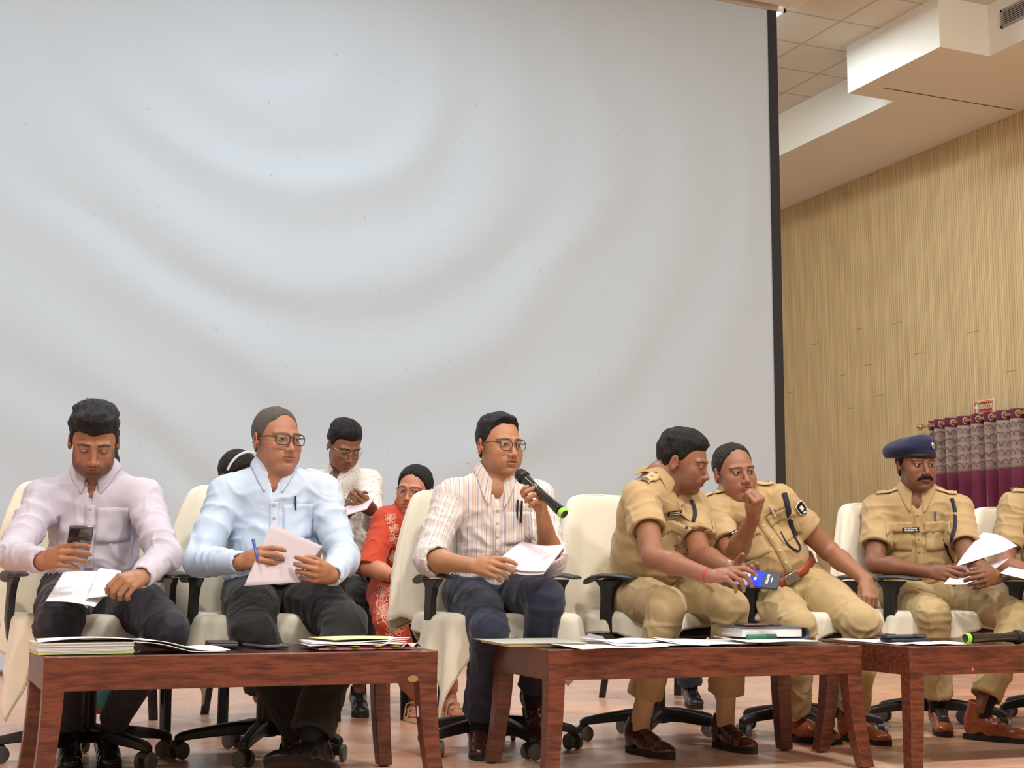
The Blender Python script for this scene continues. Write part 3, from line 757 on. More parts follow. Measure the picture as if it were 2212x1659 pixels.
b = MB(); b.cyl((-.055, 0, 0), (.02, 0, .0), .008); b.build('barrel', mat('green barrel', (44, 112, 84), .4), e); b = MB(); b.cyl((.02, 0, 0), (.06, 0, .0), .0088); b.build('cap', mat('dark green cap', (30, 84, 62), .4), e)
# table 3
G_ = sheetgrid((3.225, 4.10, zt+.001), (3.38, 4.06, zt+.001), (3.40, 4.40, zt+.001), (3.235, 4.54, zt+.001), curl=lambda u, v: (0, 0, .003*math.sin(u*5)**2))
paper('paper_sheet', G_, M_PAPER, None, 'long white sheet at the left end of the right table', 'paper', None, .002)
G_ = sheetgrid((3.26, 4.025, zt+.002), (3.47, 4.015, zt+.002), (3.52, 4.22, zt+.002), (3.32, 4.24, zt+.002), curl=lambda u, v: (0, 0, .003*math.sin(u*4)**2+.001))
paper('paper_sheet', G_, M_PAPER, None, 'white sheet in front of the stacked phones on the right table', 'paper', None, .002)
MB_GREY = mat('slate phone case', (62, 66, 82), .45)
phone('mobile_phone', (3.335, 4.20, zt+.006), math.radians(-8), .17, .085, .012, 'black phone, lower of the stacked pair on the right table', mat('black phone case', (34, 36, 44), .4), None)
phone('mobile_phone', (3.315, 4.205, zt+.0195), math.radians(-6), .165, .08, .012, 'slate blue phone, upper of the stacked pair on the right table', MB_GREY, M_SCR)
def mic(loc, R, lab, L_=.25, lime=True):
    e = empty('microphone', loc, 0, lab, 'microphone'); e.matrix_world = Matrix.Translation(loc) @ R.to_4x4()
    b = MB(); b.lathe([(.001, .040), (.013, .037), (.021, .028), (.0245, .014), (.024, 0), (.0195, -.016)], (0, 0, 0), (0, 0, 1)); b.build('grille', mat('dark mesh grille', (44, 46, 44), .5, metal=.6, bump=1, bs=900), e)
    b = MB(); b.lathe([(.0245, .006), (.0255, .003), (.0255, -.002), (.0245, -.004)], (0, 0, 0), (0, 0, 1)); b.build('ring', M_BLACK, e)
    b = MB(); b.lathe([(.0195, -.014), (.0185, -.03), (.0160, -.06), (.0150, -.12), (.0160, -.17), (.0185, -.20), (.0185, -.012-L_+.03)], (0, 0, 0), (0, 0, 1)); b.build('handle', mat('shiny black handle', (26, 27, 27), .18, spec=.8), e)
    b = MB(); b.lathe([(.0186, -L_+.010), (.0193, -L_+.006), (.0193, -L_-.004), (.0170, -L_-.007)], (0, 0, 0), (0, 0, 1)); b.build('end_ring', mat('lime ring', (150, 220, 70), .4), e)
    b = MB(); b.lathe([(.0171, -L_-.0060), (.012, -L_-.0085), (.001, -L_-.0085)], (0, 0, 0), (0, 0, 1)); b.build('end_cap', M_BLACK, e)
    MB().box((0, .0165, -.075), (.006, .004, .016)).build('switch', M_METAL, e)
    return e
mic((3.70, 4.045, zt+.0235), Matrix.Rotation(math.radians(-84), 3, 'Z') @ Matrix.Rotation(math.radians(-90), 3, 'X'), 'black microphone with a lime ring lying on the right table')
# ------------------------------------------------------------------ organic surfaces: smooth unions of rounded shapes, meshed
def A3(*v): return np.array(v, float)
class Field:
    def __init__(s, lo, hi, h):
        s.h = h; s.lo = np.asarray(lo, float); n = np.ceil((np.asarray(hi)-s.lo)/h).astype(int)+1
        s.ax = [s.lo[i]+h*np.arange(n[i]) for i in range(3)]; s.F = np.full(n, .5, np.float32)
    def sub(s, lo, hi):
        sl = []
        for i in range(3):
            a = max(0, int(math.floor((lo[i]-s.lo[i])/s.h))); b = min(len(s.ax[i]), int(math.ceil((hi[i]-s.lo[i])/s.h))+1)
            if b <= a: return None, None
            sl.append(slice(a, b))
        return tuple(sl), (s.ax[0][sl[0]][:, None, None], s.ax[1][sl[1]][None, :, None], s.ax[2][sl[2]][None, None, :])
    def put(s, sl, d, k, op):
        a = s.F[sl]; d = d.astype(np.float32)
        if op == 'sub':
            if k <= 0: r = np.maximum(a, -d)
            else: h = np.clip(.5-.5*(a+d)/k, 0, 1); r = a*(1-h)-d*h+k*h*(1-h)
        elif op == 'int': r = np.maximum(a, d)
        else:
            if k <= 0: r = np.minimum(a, d)
            else: h = np.clip(.5+.5*(a-d)/k, 0, 1); r = a*(1-h)+d*h-k*h*(1-h)
        s.F[sl] = r
    def ell(s, c, r, k=.01, R=None, op='u'):
        c = np.asarray(c, float); r = np.asarray(r, float); m = r.max()+max(k, s.h*2)+.006
        sl, g = s.sub(c-m, c+m)
        if sl is None: return s
        X, Y, Z = g[0]-c[0], g[1]-c[1], g[2]-c[2]
        if R is not None:
            R = np.asarray(R, float); X, Y, Z = R[0, 0]*X+R[1, 0]*Y+R[2, 0]*Z, R[0, 1]*X+R[1, 1]*Y+R[2, 1]*Z, R[0, 2]*X+R[1, 2]*Y+R[2, 2]*Z
        k0 = np.sqrt((X/r[0])**2+(Y/r[1])**2+(Z/r[2])**2)+1e-9; k1 = np.sqrt((X/r[0]**2)**2+(Y/r[1]**2)**2+(Z/r[2]**2)**2)+1e-9
        s.put(sl, k0*(k0-1)/k1, k, op); return s
    def cone(s, a, b, ra, rb, k=.01, flat=None, fa=1., op='u', cap=None, cap0=None):
        "rounded cone a-b; flat = axis squashed by fa; cap = True cuts it flat at b"
        a = np.asarray(a, float); b = np.asarray(b, float); m = max(ra, rb)*(max(fa, 1))+max(k, s.h*2)+.006
        sl, g = s.sub(np.minimum(a, b)-m, np.maximum(a, b)+m)
        if sl is None: return s
        X, Y, Z = g[0]-a[0], g[1]-a[1], g[2]-a[2]; d = b-a; L2 = d@d+1e-12
        t = (X*d[0]+Y*d[1]+Z*d[2])/L2; tc = np.clip(t, 0, 1)
        qx, qy, qz = X-tc*d[0], Y-tc*d[1], Z-tc*d[2]
        n2 = qx*qx+qy*qy+qz*qz
        if flat is not None:
            f_ = np.asarray(flat, float); f_ = f_/np.linalg.norm(f_); w = qx*f_[0]+qy*f_[1]+qz*f_[2]; n2 = n2-w*w+(w/fa)**2
        D = np.sqrt(n2)-(ra+(rb-ra)*tc)
        if cap: D = np.maximum(D, (t-1)*math.sqrt(L2))
        if cap0: D = np.maximum(D, -t*math.sqrt(L2))
        s.put(sl, D, k, op); return s
    def chain(s, pts, rs, k=.01, **kw):
        for i in range(len(pts)-1): s.cone(pts[i], pts[i+1], rs[i], rs[i+1], k, **kw)
        return s
    def plane(s, p, n, op='int', k=0):
        "keep the side the normal points away from"
        p = np.asarray(p, float); n = np.asarray(n, float); n = n/np.linalg.norm(n)
        D = (s.ax[0][:, None, None]-p[0])*n[0]+(s.ax[1][None, :, None]-p[1])*n[1]+(s.ax[2][None, None, :]-p[2])*n[2]
        s.F = np.maximum(s.F, D.astype(np.float32)); return s
    def mesh(s):
        F = s.F; S = F < 0; nx, ny, nz = F.shape
        cnt = np.zeros((nx-1, ny-1, nz-1), np.int8)
        for i in (0, 1):
            for j in (0, 1):
                for k in (0, 1): cnt += S[i:nx-1+i, j:ny-1+j, k:nz-1+k]
        act = (cnt > 0) & (cnt < 8); I = np.argwhere(act); idx = np.full(act.shape, -1, np.int32); idx[act] = np.arange(len(I))
        acc = np.zeros((len(I), 3)); num = np.zeros(len(I))
        C_ = [(i, j, k) for i in (0, 1) for j in (0, 1) for k in (0, 1)]
        vals = {c: F[I[:, 0]+c[0], I[:, 1]+c[1], I[:, 2]+c[2]].astype(float) for c in C_}
        for c in C_:
            for a in range(3):
                if c[a]: continue
                e = list(c); e[a] = 1; e = tuple(e); va, vb = vals[c], vals[e]
                m = (va < 0) != (vb < 0); t = va[m]/(va[m]-vb[m])
                p = np.tile(np.array(c, float), (m.sum(), 1)); p[:, a] += t; acc[m] += p; num[m] += 1
        V = s.lo+s.h*(I+acc/num[:, None])
        Q = []
        for a in range(3):
            b, c = (a+1) % 3, (a+2) % 3
            s0 = [slice(None)]*3; s1 = [slice(None)]*3; s0[a] = slice(0, -1); s1[a] = slice(1, None)
            E0, E1 = S[tuple(s0)], S[tuple(s1)]; ch = np.argwhere(E0 != E1)
            ok = (ch[:, b] > 0) & (ch[:, c] > 0) & (ch[:, b] < F.shape[b]-1) & (ch[:, c] < F.shape[c]-1); ch = ch[ok]
            inside = E0[tuple(ch.T)]
            def cell(db, dc):
                q = ch.copy(); q[:, b] -= db; q[:, c] -= dc; return idx[tuple(q.T)]
            q = np.stack([cell(1, 1), cell(0, 1), cell(0, 0), cell(1, 0)], 1)
            q[~inside] = q[~inside][:, ::-1]; Q.append(q)
        Q = np.concatenate(Q); Q = Q[(Q >= 0).all(1)]
        return V, Q
def vnormals(V, Q):
    n = np.cross(V[Q[:, 2]]-V[Q[:, 0]], V[Q[:, 3]]-V[Q[:, 1]]); N = np.zeros_like(V)
    for i in range(4): np.add.at(N, Q[:, i], n)
    return N/(np.linalg.norm(N, axis=1)[:, None]+1e-12)
def relax(V, Q, it=1, w=.5):
    for _ in range(it):
        S = np.zeros_like(V); c = np.zeros(len(V))
        for i in range(4):
            a, b_ = Q[:, i], Q[:, (i+1) % 4]; np.add.at(S, a, V[b_]); np.add.at(c, a, 1); np.add.at(S, b_, V[a]); np.add.at(c, b_, 1)
        V = V*(1-w)+w*S/np.maximum(c, 1)[:, None]
    return V
def crease(V, N, fl, base=.0025, seed=0):
    d = 1.2*base*(smoothn(V, 9, seed)+.6*smoothn(V, 22, seed+3)-.8)
    r1 = smoothn(V*A3(1, 1, .55), 13, seed+5); d += base*1.6*(np.abs(r1-.5) < .06)*(1-np.abs(r1-.5)/.06)
    wp = smoothn(V, 7, seed+8)*1.5+smoothn(V, 17, seed+9)*.5
    for i_, (c, ax, lam, R_, A_) in enumerate(fl):
        c = np.asarray(c); ax = np.asarray(ax)/np.linalg.norm(ax); q = V-c; g = np.exp(-(q**2).sum(1)/R_**2)
        gate = np.clip(smoothn(V, 11, seed+11+i_)*2.2-.55, 0, 1)
        ph = (q@ax)/(lam*1.25)+wp*1.25+i_*.37; tr = 1-np.abs(2*(ph-np.floor(ph))-1); d += A_*1.5*g*gate*(tr**2.2-.3)
    return V+N*d[:, None]

# ------------------------------------------------------------------ cloth, skin and hair materials
def m_skin():
    t = NT('skin'); a = t.n('ShaderNodeAttribute', attribute_name='tint').outputs['Color']
    nz = t.noise(90, 3, .6); c = t.mix(t.math('MULTIPLY', t.math('SUBTRACT', nz, .35), .35), a, t.mix(1.0, a, (.72, .62, .58, 1), 'MULTIPLY'))
    t.set(Base_Color=c, Roughness=.46, Specular_IOR_Level=.42, Subsurface_Weight=.12, Subsurface_Scale=.01); t.bump(t.noise(400, 2), .12, .001); return t.m
def m_eye():
    t = NT('eye'); a = t.n('ShaderNodeAttribute', attribute_name='tint').outputs['Color']; t.set(Base_Color=a, Roughness=.08, Specular_IOR_Level=.6); return t.m
M_SKIN, M_EYE = m_skin(), m_eye()
def m_cloth(name, col, rough=.85, stripes=None, dots=None, weave=900, sheen=.15, var=.05):
    t = NT(name); c = t.mix(t.noise(14, 4), lin(tuple(v*(1-var) for v in col)), lin(tuple(min(255, v*(1+var)) for v in col)))
    if stripes:
        u = t.n('ShaderNodeAttribute', attribute_name='uu').outputs['Fac']
        for per, off, w, sc_, am in stripes:
            f = t.math('FRACT', t.math('ADD', t.math('DIVIDE', u, per), off)); c = t.mix(t.math('MULTIPLY', t.math('LESS_THAN', f, w), am), c, lin(sc_))
    if dots:
        sp = t.n('ShaderNodeTexVoronoi', i_Scale=dots[0], i_Randomness=0.15, i_Vector=t.co()); f = t.math('LESS_THAN', sp.outputs['Distance'], dots[1]); c = t.mix(t.math('MULTIPLY', f, dots[3]), c, lin(dots[2]))
    t.set(Base_Color=c, Roughness=rough, Sheen_Weight=sheen, Specular_IOR_Level=.25); t.bump(t.noise(weave, 2), .1, .001); return t.m
def m_hair(name, col, col2=None, sc=(260, 30, 60)):
    t = NT(name); nz = t.noise(1, 3, .6, stretch=sc); c2 = col2 or tuple(min(255, v*1.7+10) for v in col)
    t.set(Base_Color=t.mix(t.math('MULTIPLY', nz, .7), lin(col), lin(c2)), Roughness=.55, Specular_IOR_Level=.3); t.bump(nz, 1.0, .010); return t.m
M_HAIR = m_hair('black hair', (16, 14, 14)); M_HAIRG = m_hair('cropped greying hair', (74, 67, 62), (136, 128, 120), (300, 300, 300)); M_HAIRB = m_hair('dark brown hair', (26, 20, 18))
M_KHAKI = m_cloth('khaki uniform cloth', (180, 153, 110), .8); M_KHAKI2 = m_cloth('pale khaki uniform cloth', (181, 157, 114), .8)
M_NAVY = m_cloth('navy trouser cloth', (40, 44, 62), .8); M_CHAR = m_cloth('charcoal trouser cloth', (46, 44, 54), .8); M_BLK = m_cloth('black trouser cloth', (34, 33, 33), .8)
M_BTN = mat('shirt button', (206, 196, 180), .35)
FRAMEM = mat('thin dark spectacle frame', (34, 30, 34), .3); FRAMEG = mat('pale metal spectacle frame', (180, 168, 160), .25, metal=.8)
M_LENS = mat('spectacle lens', (225, 232, 236), .02, alpha=.035, spec=.5)

# ------------------------------------------------------------------ joints
def rayhit(parent, p, L, near=True):
    "the point seen at p that lies a limb's length from its parent joint"
    d = ray(*p); d = d/np.linalg.norm(d); q = np.asarray(parent)-EYE; m = q@d; c = q@q-L*L; disc = m*m-c
    if disc < 0:
        v = EYE+d*m-parent; return parent+v*(L/np.linalg.norm(v))
    return EYE+d*(m-math.sqrt(disc) if near else m+math.sqrt(disc))
def toward(P, yaw, pitch=0, roll=0):
    "frame of a head or chest at P: yaw measured from facing the viewer's side, + to the right; pitch + down"
    c = -np.asarray(P, float)*A3(1, 1, 0); c /= np.linalg.norm(c); r = np.cross(c, A3(0, 0, 1)); r = -r    # r: to the right seen from the hall
    y, p = math.radians(yaw), math.radians(pitch)
    f = (c*math.cos(y)+r*math.sin(y))*math.cos(p)-A3(0, 0, 1)*math.sin(p); x, _, z = frame(f)
    ro = math.radians(roll); x, z = x*math.cos(ro)+z*math.sin(ro), z*math.cos(ro)-x*math.sin(ro)
    return np.stack([x, f, z], 1)       # columns: subject's right, forward, up
def camv(P, v):
    "a direction given as right / up / towards the hall, at P"
    B = toward(P, 0); return -B[:, 0]*v[0]+B[:, 2]*v[1]+B[:, 1]*v[2]

# ------------------------------------------------------------------ head
def make_head(h, skin, neck_l, nb_l, par):
    "h: grid pitch; neck_l, nb_l: skull base and neck base in the head's own frame"
    fat, jaw, open_, nose = par.get('fat', 1.), par.get('jaw', 1.), par.get('lid', .0035), par.get('nose', 1.)
    lo = np.minimum(A3(-.112, -.125, -.14), nb_l-.12); hi = np.maximum(A3(.112, .14, .14), nb_l+.12)
    G = Field(lo, hi, h)
    G.ell((0, -.016, .034), (.0745*par.get('wide', 1), .096, .084), 0)
    G.ell((0, .030, -.025), (.0655*fat, .060, .088), .03)
    G.ell((0, .030, -.078), (.052*jaw, .050, .036), .03)
    G.ell((0, .070, -.101), (.021*jaw, .017, .014), .022)
    for s in (-1, 1):
        G.ell((s*.044*fat, .058, -.030), (.021, .02, .019), .025)
        G.ell((s*.040*fat, .050, -.062), (.022*fat, .022, .026), .025)
        G.cone((s*.014, .0865, .016), (s*.046, .074, .017), .0095, .009, .014)
        G.ell((s*.032, .103, -.002), (.018, .019, .013), .014, op='sub')
        G.ell((s*.032, .0745, -.001), (.0148, .0148, .0148), .004)
        G.cone((s*.020, .0885, .0065-open_*.2), (s*.044, .0815, .0062), .0030, .0025, .004)
        if open_ > .002: G.ell((s*.0318, .092, -.0015-par.get('down', 0)*.004), (.0130, .018, open_), .001, op='sub')
    b = nose
    G.cone((0, .086, .004), (0, .1065, -.036), .0072*b, .0098*b, .010)
    G.ell((0, .1080, -.0385), (.0108*b, .0105*b, .0092*b), .006)
    G.ell((0, .099, -.052), (.014, .008, .006), .006)
    for s in (-1, 1): G.ell((s*.0125*b, .0985, -.0415), (.0082*b, .0105, .0080), .006); G.ell((s*.0068*b, .1030, -.0500), (.0028, .0040, .0030), .002, op='sub')
    G.ell((0, .074, -.065), (.036, .0235, .024), .015)
    mo = par.get('mouth', 0)
    for s in (-1, 1):
        G.chain([A3(0, .0962, -.0625+mo*.3), A3(s*.011, .0950, -.0618+mo*.3), A3(s*.0265, .0858, -.0662)], [.0044, .0042, .0020], .004)
        G.chain([A3(0, .0950, -.0730-mo), A3(s*.011, .0936, -.0727-mo), A3(s*.0255, .0856, -.0674)], [.0052, .0046, .0020], .004)
        G.cone((0, .0995, -.0672), (s*.024, .0895, -.0670), .0018+mo*.8, .0010, .001, op='sub')
    G.ell((0, .096, -.0855), (.018, .010, .0050), .01, op='sub')
    for s in (-1, 1):
        R = np.array(Matrix.Rotation(s*-.35, 3, 'Z') @ Matrix.Rotation(-.12, 3, 'X'))
        G.ell((s*.0785*par.get('wide', 1), -.014, -.008), (.0075, .0190, .0320), .005, R=R)
        G.ell((s*.0865*par.get('wide', 1), -.008, -.004), (.006, .010, .020), .003, R=R, op='sub')
        G.ell((s*.0765*par.get('wide', 1), .004, -.014), (.004, .005, .007), .004)
    nk = par.get('neck', .056)
    G.cone(neck_l, nb_l, nk*.96, nk*1.06, .02)
    if par.get('chin2'): G.ell((0, .035, -.112), (.045, .045, .02), .03)
    bu = par['_up']; G.ell(nb_l-bu*.05+par['_f']*.012, (.088, .080, .06), .04)
    if par.get('_low') is not None: G.plane(nb_l-bu*.085, -bu)
    V, Q = G.mesh()
    # tint
    x, y, z = np.abs(V[:, 0]), V[:, 1], V[:, 2]; sk = np.array(lin(skin)[:3])
    T = np.tile(sk, (len(V), 1))
    def blend(m, col, a=1.):
        nonlocal T
        m = np.clip(m*a, 0, 1)[:, None]; T = T*(1-m)+np.array(col)*m
    sm = lambda d, w: np.clip(1-d/w, 0, 1)
    fr = y > .03
    blend(sm(np.hypot(x, (z+.035)*.9), .028)*(y > .08), sk*A3(1.12, .92, .88), .5)
    blend(sm(np.hypot(x-.045, z+.03), .03)*fr, sk*A3(1.10, .94, .90), .4)
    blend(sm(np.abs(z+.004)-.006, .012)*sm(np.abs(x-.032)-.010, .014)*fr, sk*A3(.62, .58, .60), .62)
    blend((x > .07)*sm(np.abs(z+.008), .04), sk*A3(1.15, .88, .85), .5)
    beard = par.get('beard', 0)
    if beard:
        bm = np.clip((-.046-z+ (x-.02)*.25)/.02, 0, 1)*np.clip((y+.02)/.03, 0, 1)*np.clip((z+.128)/.015, 0, 1)*(1-sm(np.hypot(x*.55, z+.066), .014)*.8)
        side = sm(np.abs(x-.066), .016)*np.clip((.01-z)/.02, 0, 1)*np.clip(y+.02, 0, .02)/.02*(z > -.10)
        bm = np.maximum(bm, side); blend(bm*(.75+.5*smoothn(V, 400, 3)), par.get('beardcol', (.022, .018, .016)), beard)
    mst = par.get('mst', beard*.9)
    if mst: blend(sm(np.abs(z+.0545+.12*(x-.01)), .0075)*sm(x-.022, .006)*(y > .07), par.get('beardcol', (.022, .018, .016)), mst)
    lipc = sk*A3(.86, .50, .52)
    blend(np.clip(1.6*sm(np.abs(z+.0677+mo*.4), .0100-.12*x+mo), 0, 1)*sm(x-.022, .006)*(y > .078), lipc, .75)
    blend(sm(np.abs(z+.0670), .0030+mo*.7)*sm(x-.023, .004)*(y > .075), sk*.22, .8)
    arch = .0165+.0040*np.sin(np.clip((x-.010)/.046, 0, 1)*PI)-.16*np.clip(x-.048, 0, 1)+.0016*np.clip(1-(x-.012)/.01, 0, 1)
    bt = .0042*(1-.45*np.clip((x-.03)/.03, 0, 1))*par.get('brow', 1)
    blend(sm(np.abs(z-arch)-bt*.5, bt*.8)*(x > .011)*(x < .056)*(y > .04), (.014, .012, .012), par.get('browa', .9))
    # eyelash line
    blend(sm(np.abs(z-(-.002-par.get('down', 0)*.003+open_*(1 if open_ > .002 else -2)*np.sqrt(np.clip(1-((x-.032)/.0145)**2, 0, 1)))), .0022)*(np.abs(x-.032) < .015)*(y > .06), (.02, .016, .015), .75)
    mi = np.zeros(len(Q), int); parts = [(V, Q, T, mi)]
    # eyeballs
    gz = A3(*par.get('gaze', (0, 1, 0))); gz /= np.linalg.norm(gz)
    for s in (-1, 1):
        n, m = 28, 20; U_ = []; 
        for i in range(m+1):
            for j in range(n):
                a, b_ = PI*i/m, 2*PI*j/n; U_.append((math.sin(a)*math.cos(b_), math.cos(a), math.sin(a)*math.sin(b_)))
        U_ = np.array(U_); f2 = [(i*n+j, i*n+(j+1) % n, (i+1)*n+(j+1) % n, (i+1)*n+j) for i in range(m) for j in range(n)]
        x_, y_, z_ = frame(gz); Rg = np.stack([x_, y_, z_], 1); D_ = U_ @ Rg.T
        an = np.degrees(np.arccos(np.clip(D_@gz, -1, 1))); Tc = np.tile(A3(.40, .35, .32), (len(D_), 1)); Tc[an < 31] = (.05, .025, .014); Tc[an < 14] = (.004, .004, .004)
        parts.append((A3(s*.032, .0765, -.001)+D_*.0129, np.array(f2), Tc, np.ones(len(f2), int)))
    return parts
HAIRLINE_M = ([0, 25, 45, 62, 74, 84, 100, 118, 140, 180], [.066, .066, .060, .044, .004, -.022, .024, -.012, -.045, -.058])
def make_hair(h, par):
    G = Field((-.125, -.16, -.16), (.125, .15, .18), h)
    X = G.ax[0][:, None, None]; Y = G.ax[1][None, :, None]; Z = G.ax[2][None, None, :]
    w = par.get('wide', 1)
    c = A3(0, -.016, .034); r = A3(.0745*w, .096, .084)
    X0, Y0, Z0 = X-c[0], Y-c[1], Z-c[2]
    k0 = np.sqrt((X0/r[0])**2+(Y0/r[1])**2+(Z0/r[2])**2)+1e-9; k1 = np.sqrt((X0/r[0]**2)**2+(Y0/r[1]**2)**2+(Z0/r[2]**2)**2)+1e-9
    d = k0*(k0-1)/k1
    # the temples and the nape follow the skull and jaw behind the ears
    X1, Y1, Z1 = X, Y+.02, Z+.035; r1 = A3(.064*w, .072, .072); q0 = np.sqrt((X1/r1[0])**2+(Y1/r1[1])**2+(Z1/r1[2])**2)+1e-9; q1 = np.sqrt((X1/r1[0]**2)**2+(Y1/r1[1]**2)**2+(Z1/r1[2]**2)**2)+1e-9
    d = np.minimum(d, q0*(q0-1)/q1)
    phi = np.degrees(np.arctan2(np.abs(X), Y+.0*Z)); hl = par.get('line', HAIRLINE_M)
    zl = np.interp(phi, hl[0], hl[1])+par.get('dz', 0)*np.clip(1-phi/70, 0, 1)
    P = np.stack(np.broadcast_arrays(X, Y, Z), -1)
    st = par.get('comb', (1, .25, .5)); f = par.get('freq', 90)
    nz = smoothn(P*A3(*st), f, par.get('seed', 1)); n2 = smoothn(P, 28, par.get('seed', 1)+4)
    top = np.clip((Z-.05)/.06, 0, 1); side = 1-top
    t = par.get('side', .006)*side+par.get('top', .014)*top+par.get('front', .0)*np.clip((Y-.02)/.06, 0, 1)*top+(nz-.5)*par.get('rough', .006)+(n2-.5)*par.get('lump', .006)
    if 'partx' in par: t = t-.006*np.clip(1-np.abs(X-par['partx'])/.006, 0, 1)*top
    fade = np.clip((Z-zl)/.02, 0, 1); t = t*(.25+.75*fade)
    jag = (smoothn(P*A3(1, 1, .1), 130, 8)-.5)*par.get('jag', .008)
    D = np.maximum(d-t, zl+jag-Z)
    D = np.maximum(D, -(d+.004)) if par.get('hollow') else D
    G.F = D.astype(np.float32)
    for e in par.get('extra', []): G.ell(e[0], e[1], e[2] if len(e) > 2 else .01)
    for e in par.get('locks', []): G.chain([A3(*p) for p in e[0]], e[1], .004)
    if 'bald' in par:
        for c_, r_ in par['bald']: G.ell(c_, r_, .004, op='sub')
    return G.mesh()

# ------------------------------------------------------------------ hand
def add_hand(G, Wp, D, N, thumbx, curls, thumb=(.8, .6, -.1, 25), spread=.06, sc=1.0, kf=.0022):
    D = D/np.linalg.norm(D); N = N-D*(N@D); N /= np.linalg.norm(N); X = np.cross(D, N)*thumbx; nails = []
    def P(x, y, z): return Wp+sc*(X*x+D*y+N*z)
    base = [(.029, .090, .000), (.0095, .094, .003), (-.0100, .090, .002), (-.0275, .081, -.002)]
    G.cone(P(.004, -.004, 0), P(.006, .045, 0), .0235*sc, .026*sc, .012, flat=N, fa=.62)
    for i, (x, y, z) in enumerate(base):
        G.cone(P(x*.62, .018, -.001), P(x, y-.006, z-.002), .0130*sc, (.0112, .0114, .0108, .0098)[i]*sc, .012)
    G.ell(P(.018, .035, -.008), (.019*sc,)*3, .012); G.ell(P(-.017, .04, -.007), (.014*sc,)*3, .012)
    Ls = [(.043, .026, .021), (.047, .029, .022), (.043, .027, .021), (.034, .021, .019)]; Rs = [.0094, .0096, .0090, .0080]
    for i, (x, y, z) in enumerate(base):
        p = P(x, y-.004, z-.001); th = 0; cv = curls[i]; cv = cv if hasattr(cv, '__len__') else (cv, cv*1.15, cv*.7)
        side = X*((1.5-i)*spread)
        pts = [p]
        for k_ in range(3):
            th += math.radians(cv[k_]); d_ = D*math.cos(th)-N*math.sin(th)+side*math.cos(th); d_ /= np.linalg.norm(d_); p = p+d_*Ls[i][k_]*sc; pts.append(p)
        r = Rs[i]*sc; F2 = [r*1.06, r*1.0, r*.9, r*.74]
        G.cone(pts[0], pts[1], F2[0], F2[1], .004); G.cone(pts[1], pts[2], F2[1], F2[2], kf); G.cone(pts[2], pts[3]-d_*.003, F2[2], F2[3], kf)
        nails.append(pts)
    tx, ty, tz, bend = thumb; d1 = X*tx+D*ty+N*tz; d1 /= np.linalg.norm(d1)
    p0 = P(.016, .012, -.006); p1 = p0+d1*.044*sc
    bb = math.radians(bend); inn = D*.8-X*.5+N*(-.25); inn /= np.linalg.norm(inn)
    d2 = d1*math.cos(bb)+(inn-d1*(inn@d1))*math.sin(bb); d2 /= np.linalg.norm(d2); p2 = p1+d2*.034*sc
    d3 = d1*math.cos(bb*1.6)+(inn-d1*(inn@d1))*math.sin(bb*1.6); d3 /= np.linalg.norm(d3); p3 = p2+d3*.024*sc
    G.cone(p0, p1, .0150*sc, .0118*sc, .010); G.cone(p1, p2, .0112*sc, .0104*sc, .004); G.cone(p2, p3, .0104*sc, .0082*sc, .003)
    nails.append([p0, p1, p2, p3]); return nails

# ------------------------------------------------------------------ draping a flat piece onto a garment
def drape(name, bvh, o, ax, ay, w, h, dirn, mat_, parent, root_loc, off=.002, nu=8, nv=8, solid=.0016, be=None, shape=None):
    ax = np.asarray(ax)/np.linalg.norm(ax); ay = np.asarray(ay)/np.linalg.norm(ay); dn = np.asarray(dirn)/np.linalg.norm(dirn); pts = []; dist = []
    for i in range(nv):
        for j in range(nu):
            u, v = (j/(nu-1)-.5)*w, (i/(nv-1)-.5)*h
            if shape: u, v = shape(u/w*2, v/h*2); u *= w/2; v *= h/2
            p = np.asarray(o)+ax*u+ay*v; hit = bvh.ray_cast(Vector(p-dn*.18), Vector(dn), .42)
            pts.append(p); dist.append(None if hit[0] is None else hit[3]-.18)
    ok = [q for q in dist if q is not None]
    if not ok: return None
    md = float(np.median(ok)); V = []
    for p, q in zip(pts, dist):
        q = md if q is None or abs(q-md) > max(w, h)*.8+.02 else q
        V.append(p+dn*(q-off)-root_loc)
    G_ = np.array(V).reshape(nv, nu, 3)
    b = MB(); b.grid(G_)
    if (np.cross(G_[0, 1]-G_[0, 0], G_[1, 0]-G_[0, 0])@dn) > 0: b.f = [f[::-1] for f in b.f]
    o_ = npmesh(name, b.v, b.f, mat_, parent, attrs={'uu': (np.array(b.v)+root_loc-be[0])@be[1]+.3} if be is not None else None); m = o_.modifiers.new('s', 'SOLIDIFY'); m.thickness = solid; m.offset = 1
    return o_, G_
def surf(bvh, o, dirn, back=.2):
    dn = Vector(dirn).normalized(); hit = bvh.ray_cast(Vector(o)-dn*back, dn, back+.4); return None if hit[0] is None else (np.array(hit[0]), np.array(hit[1]))

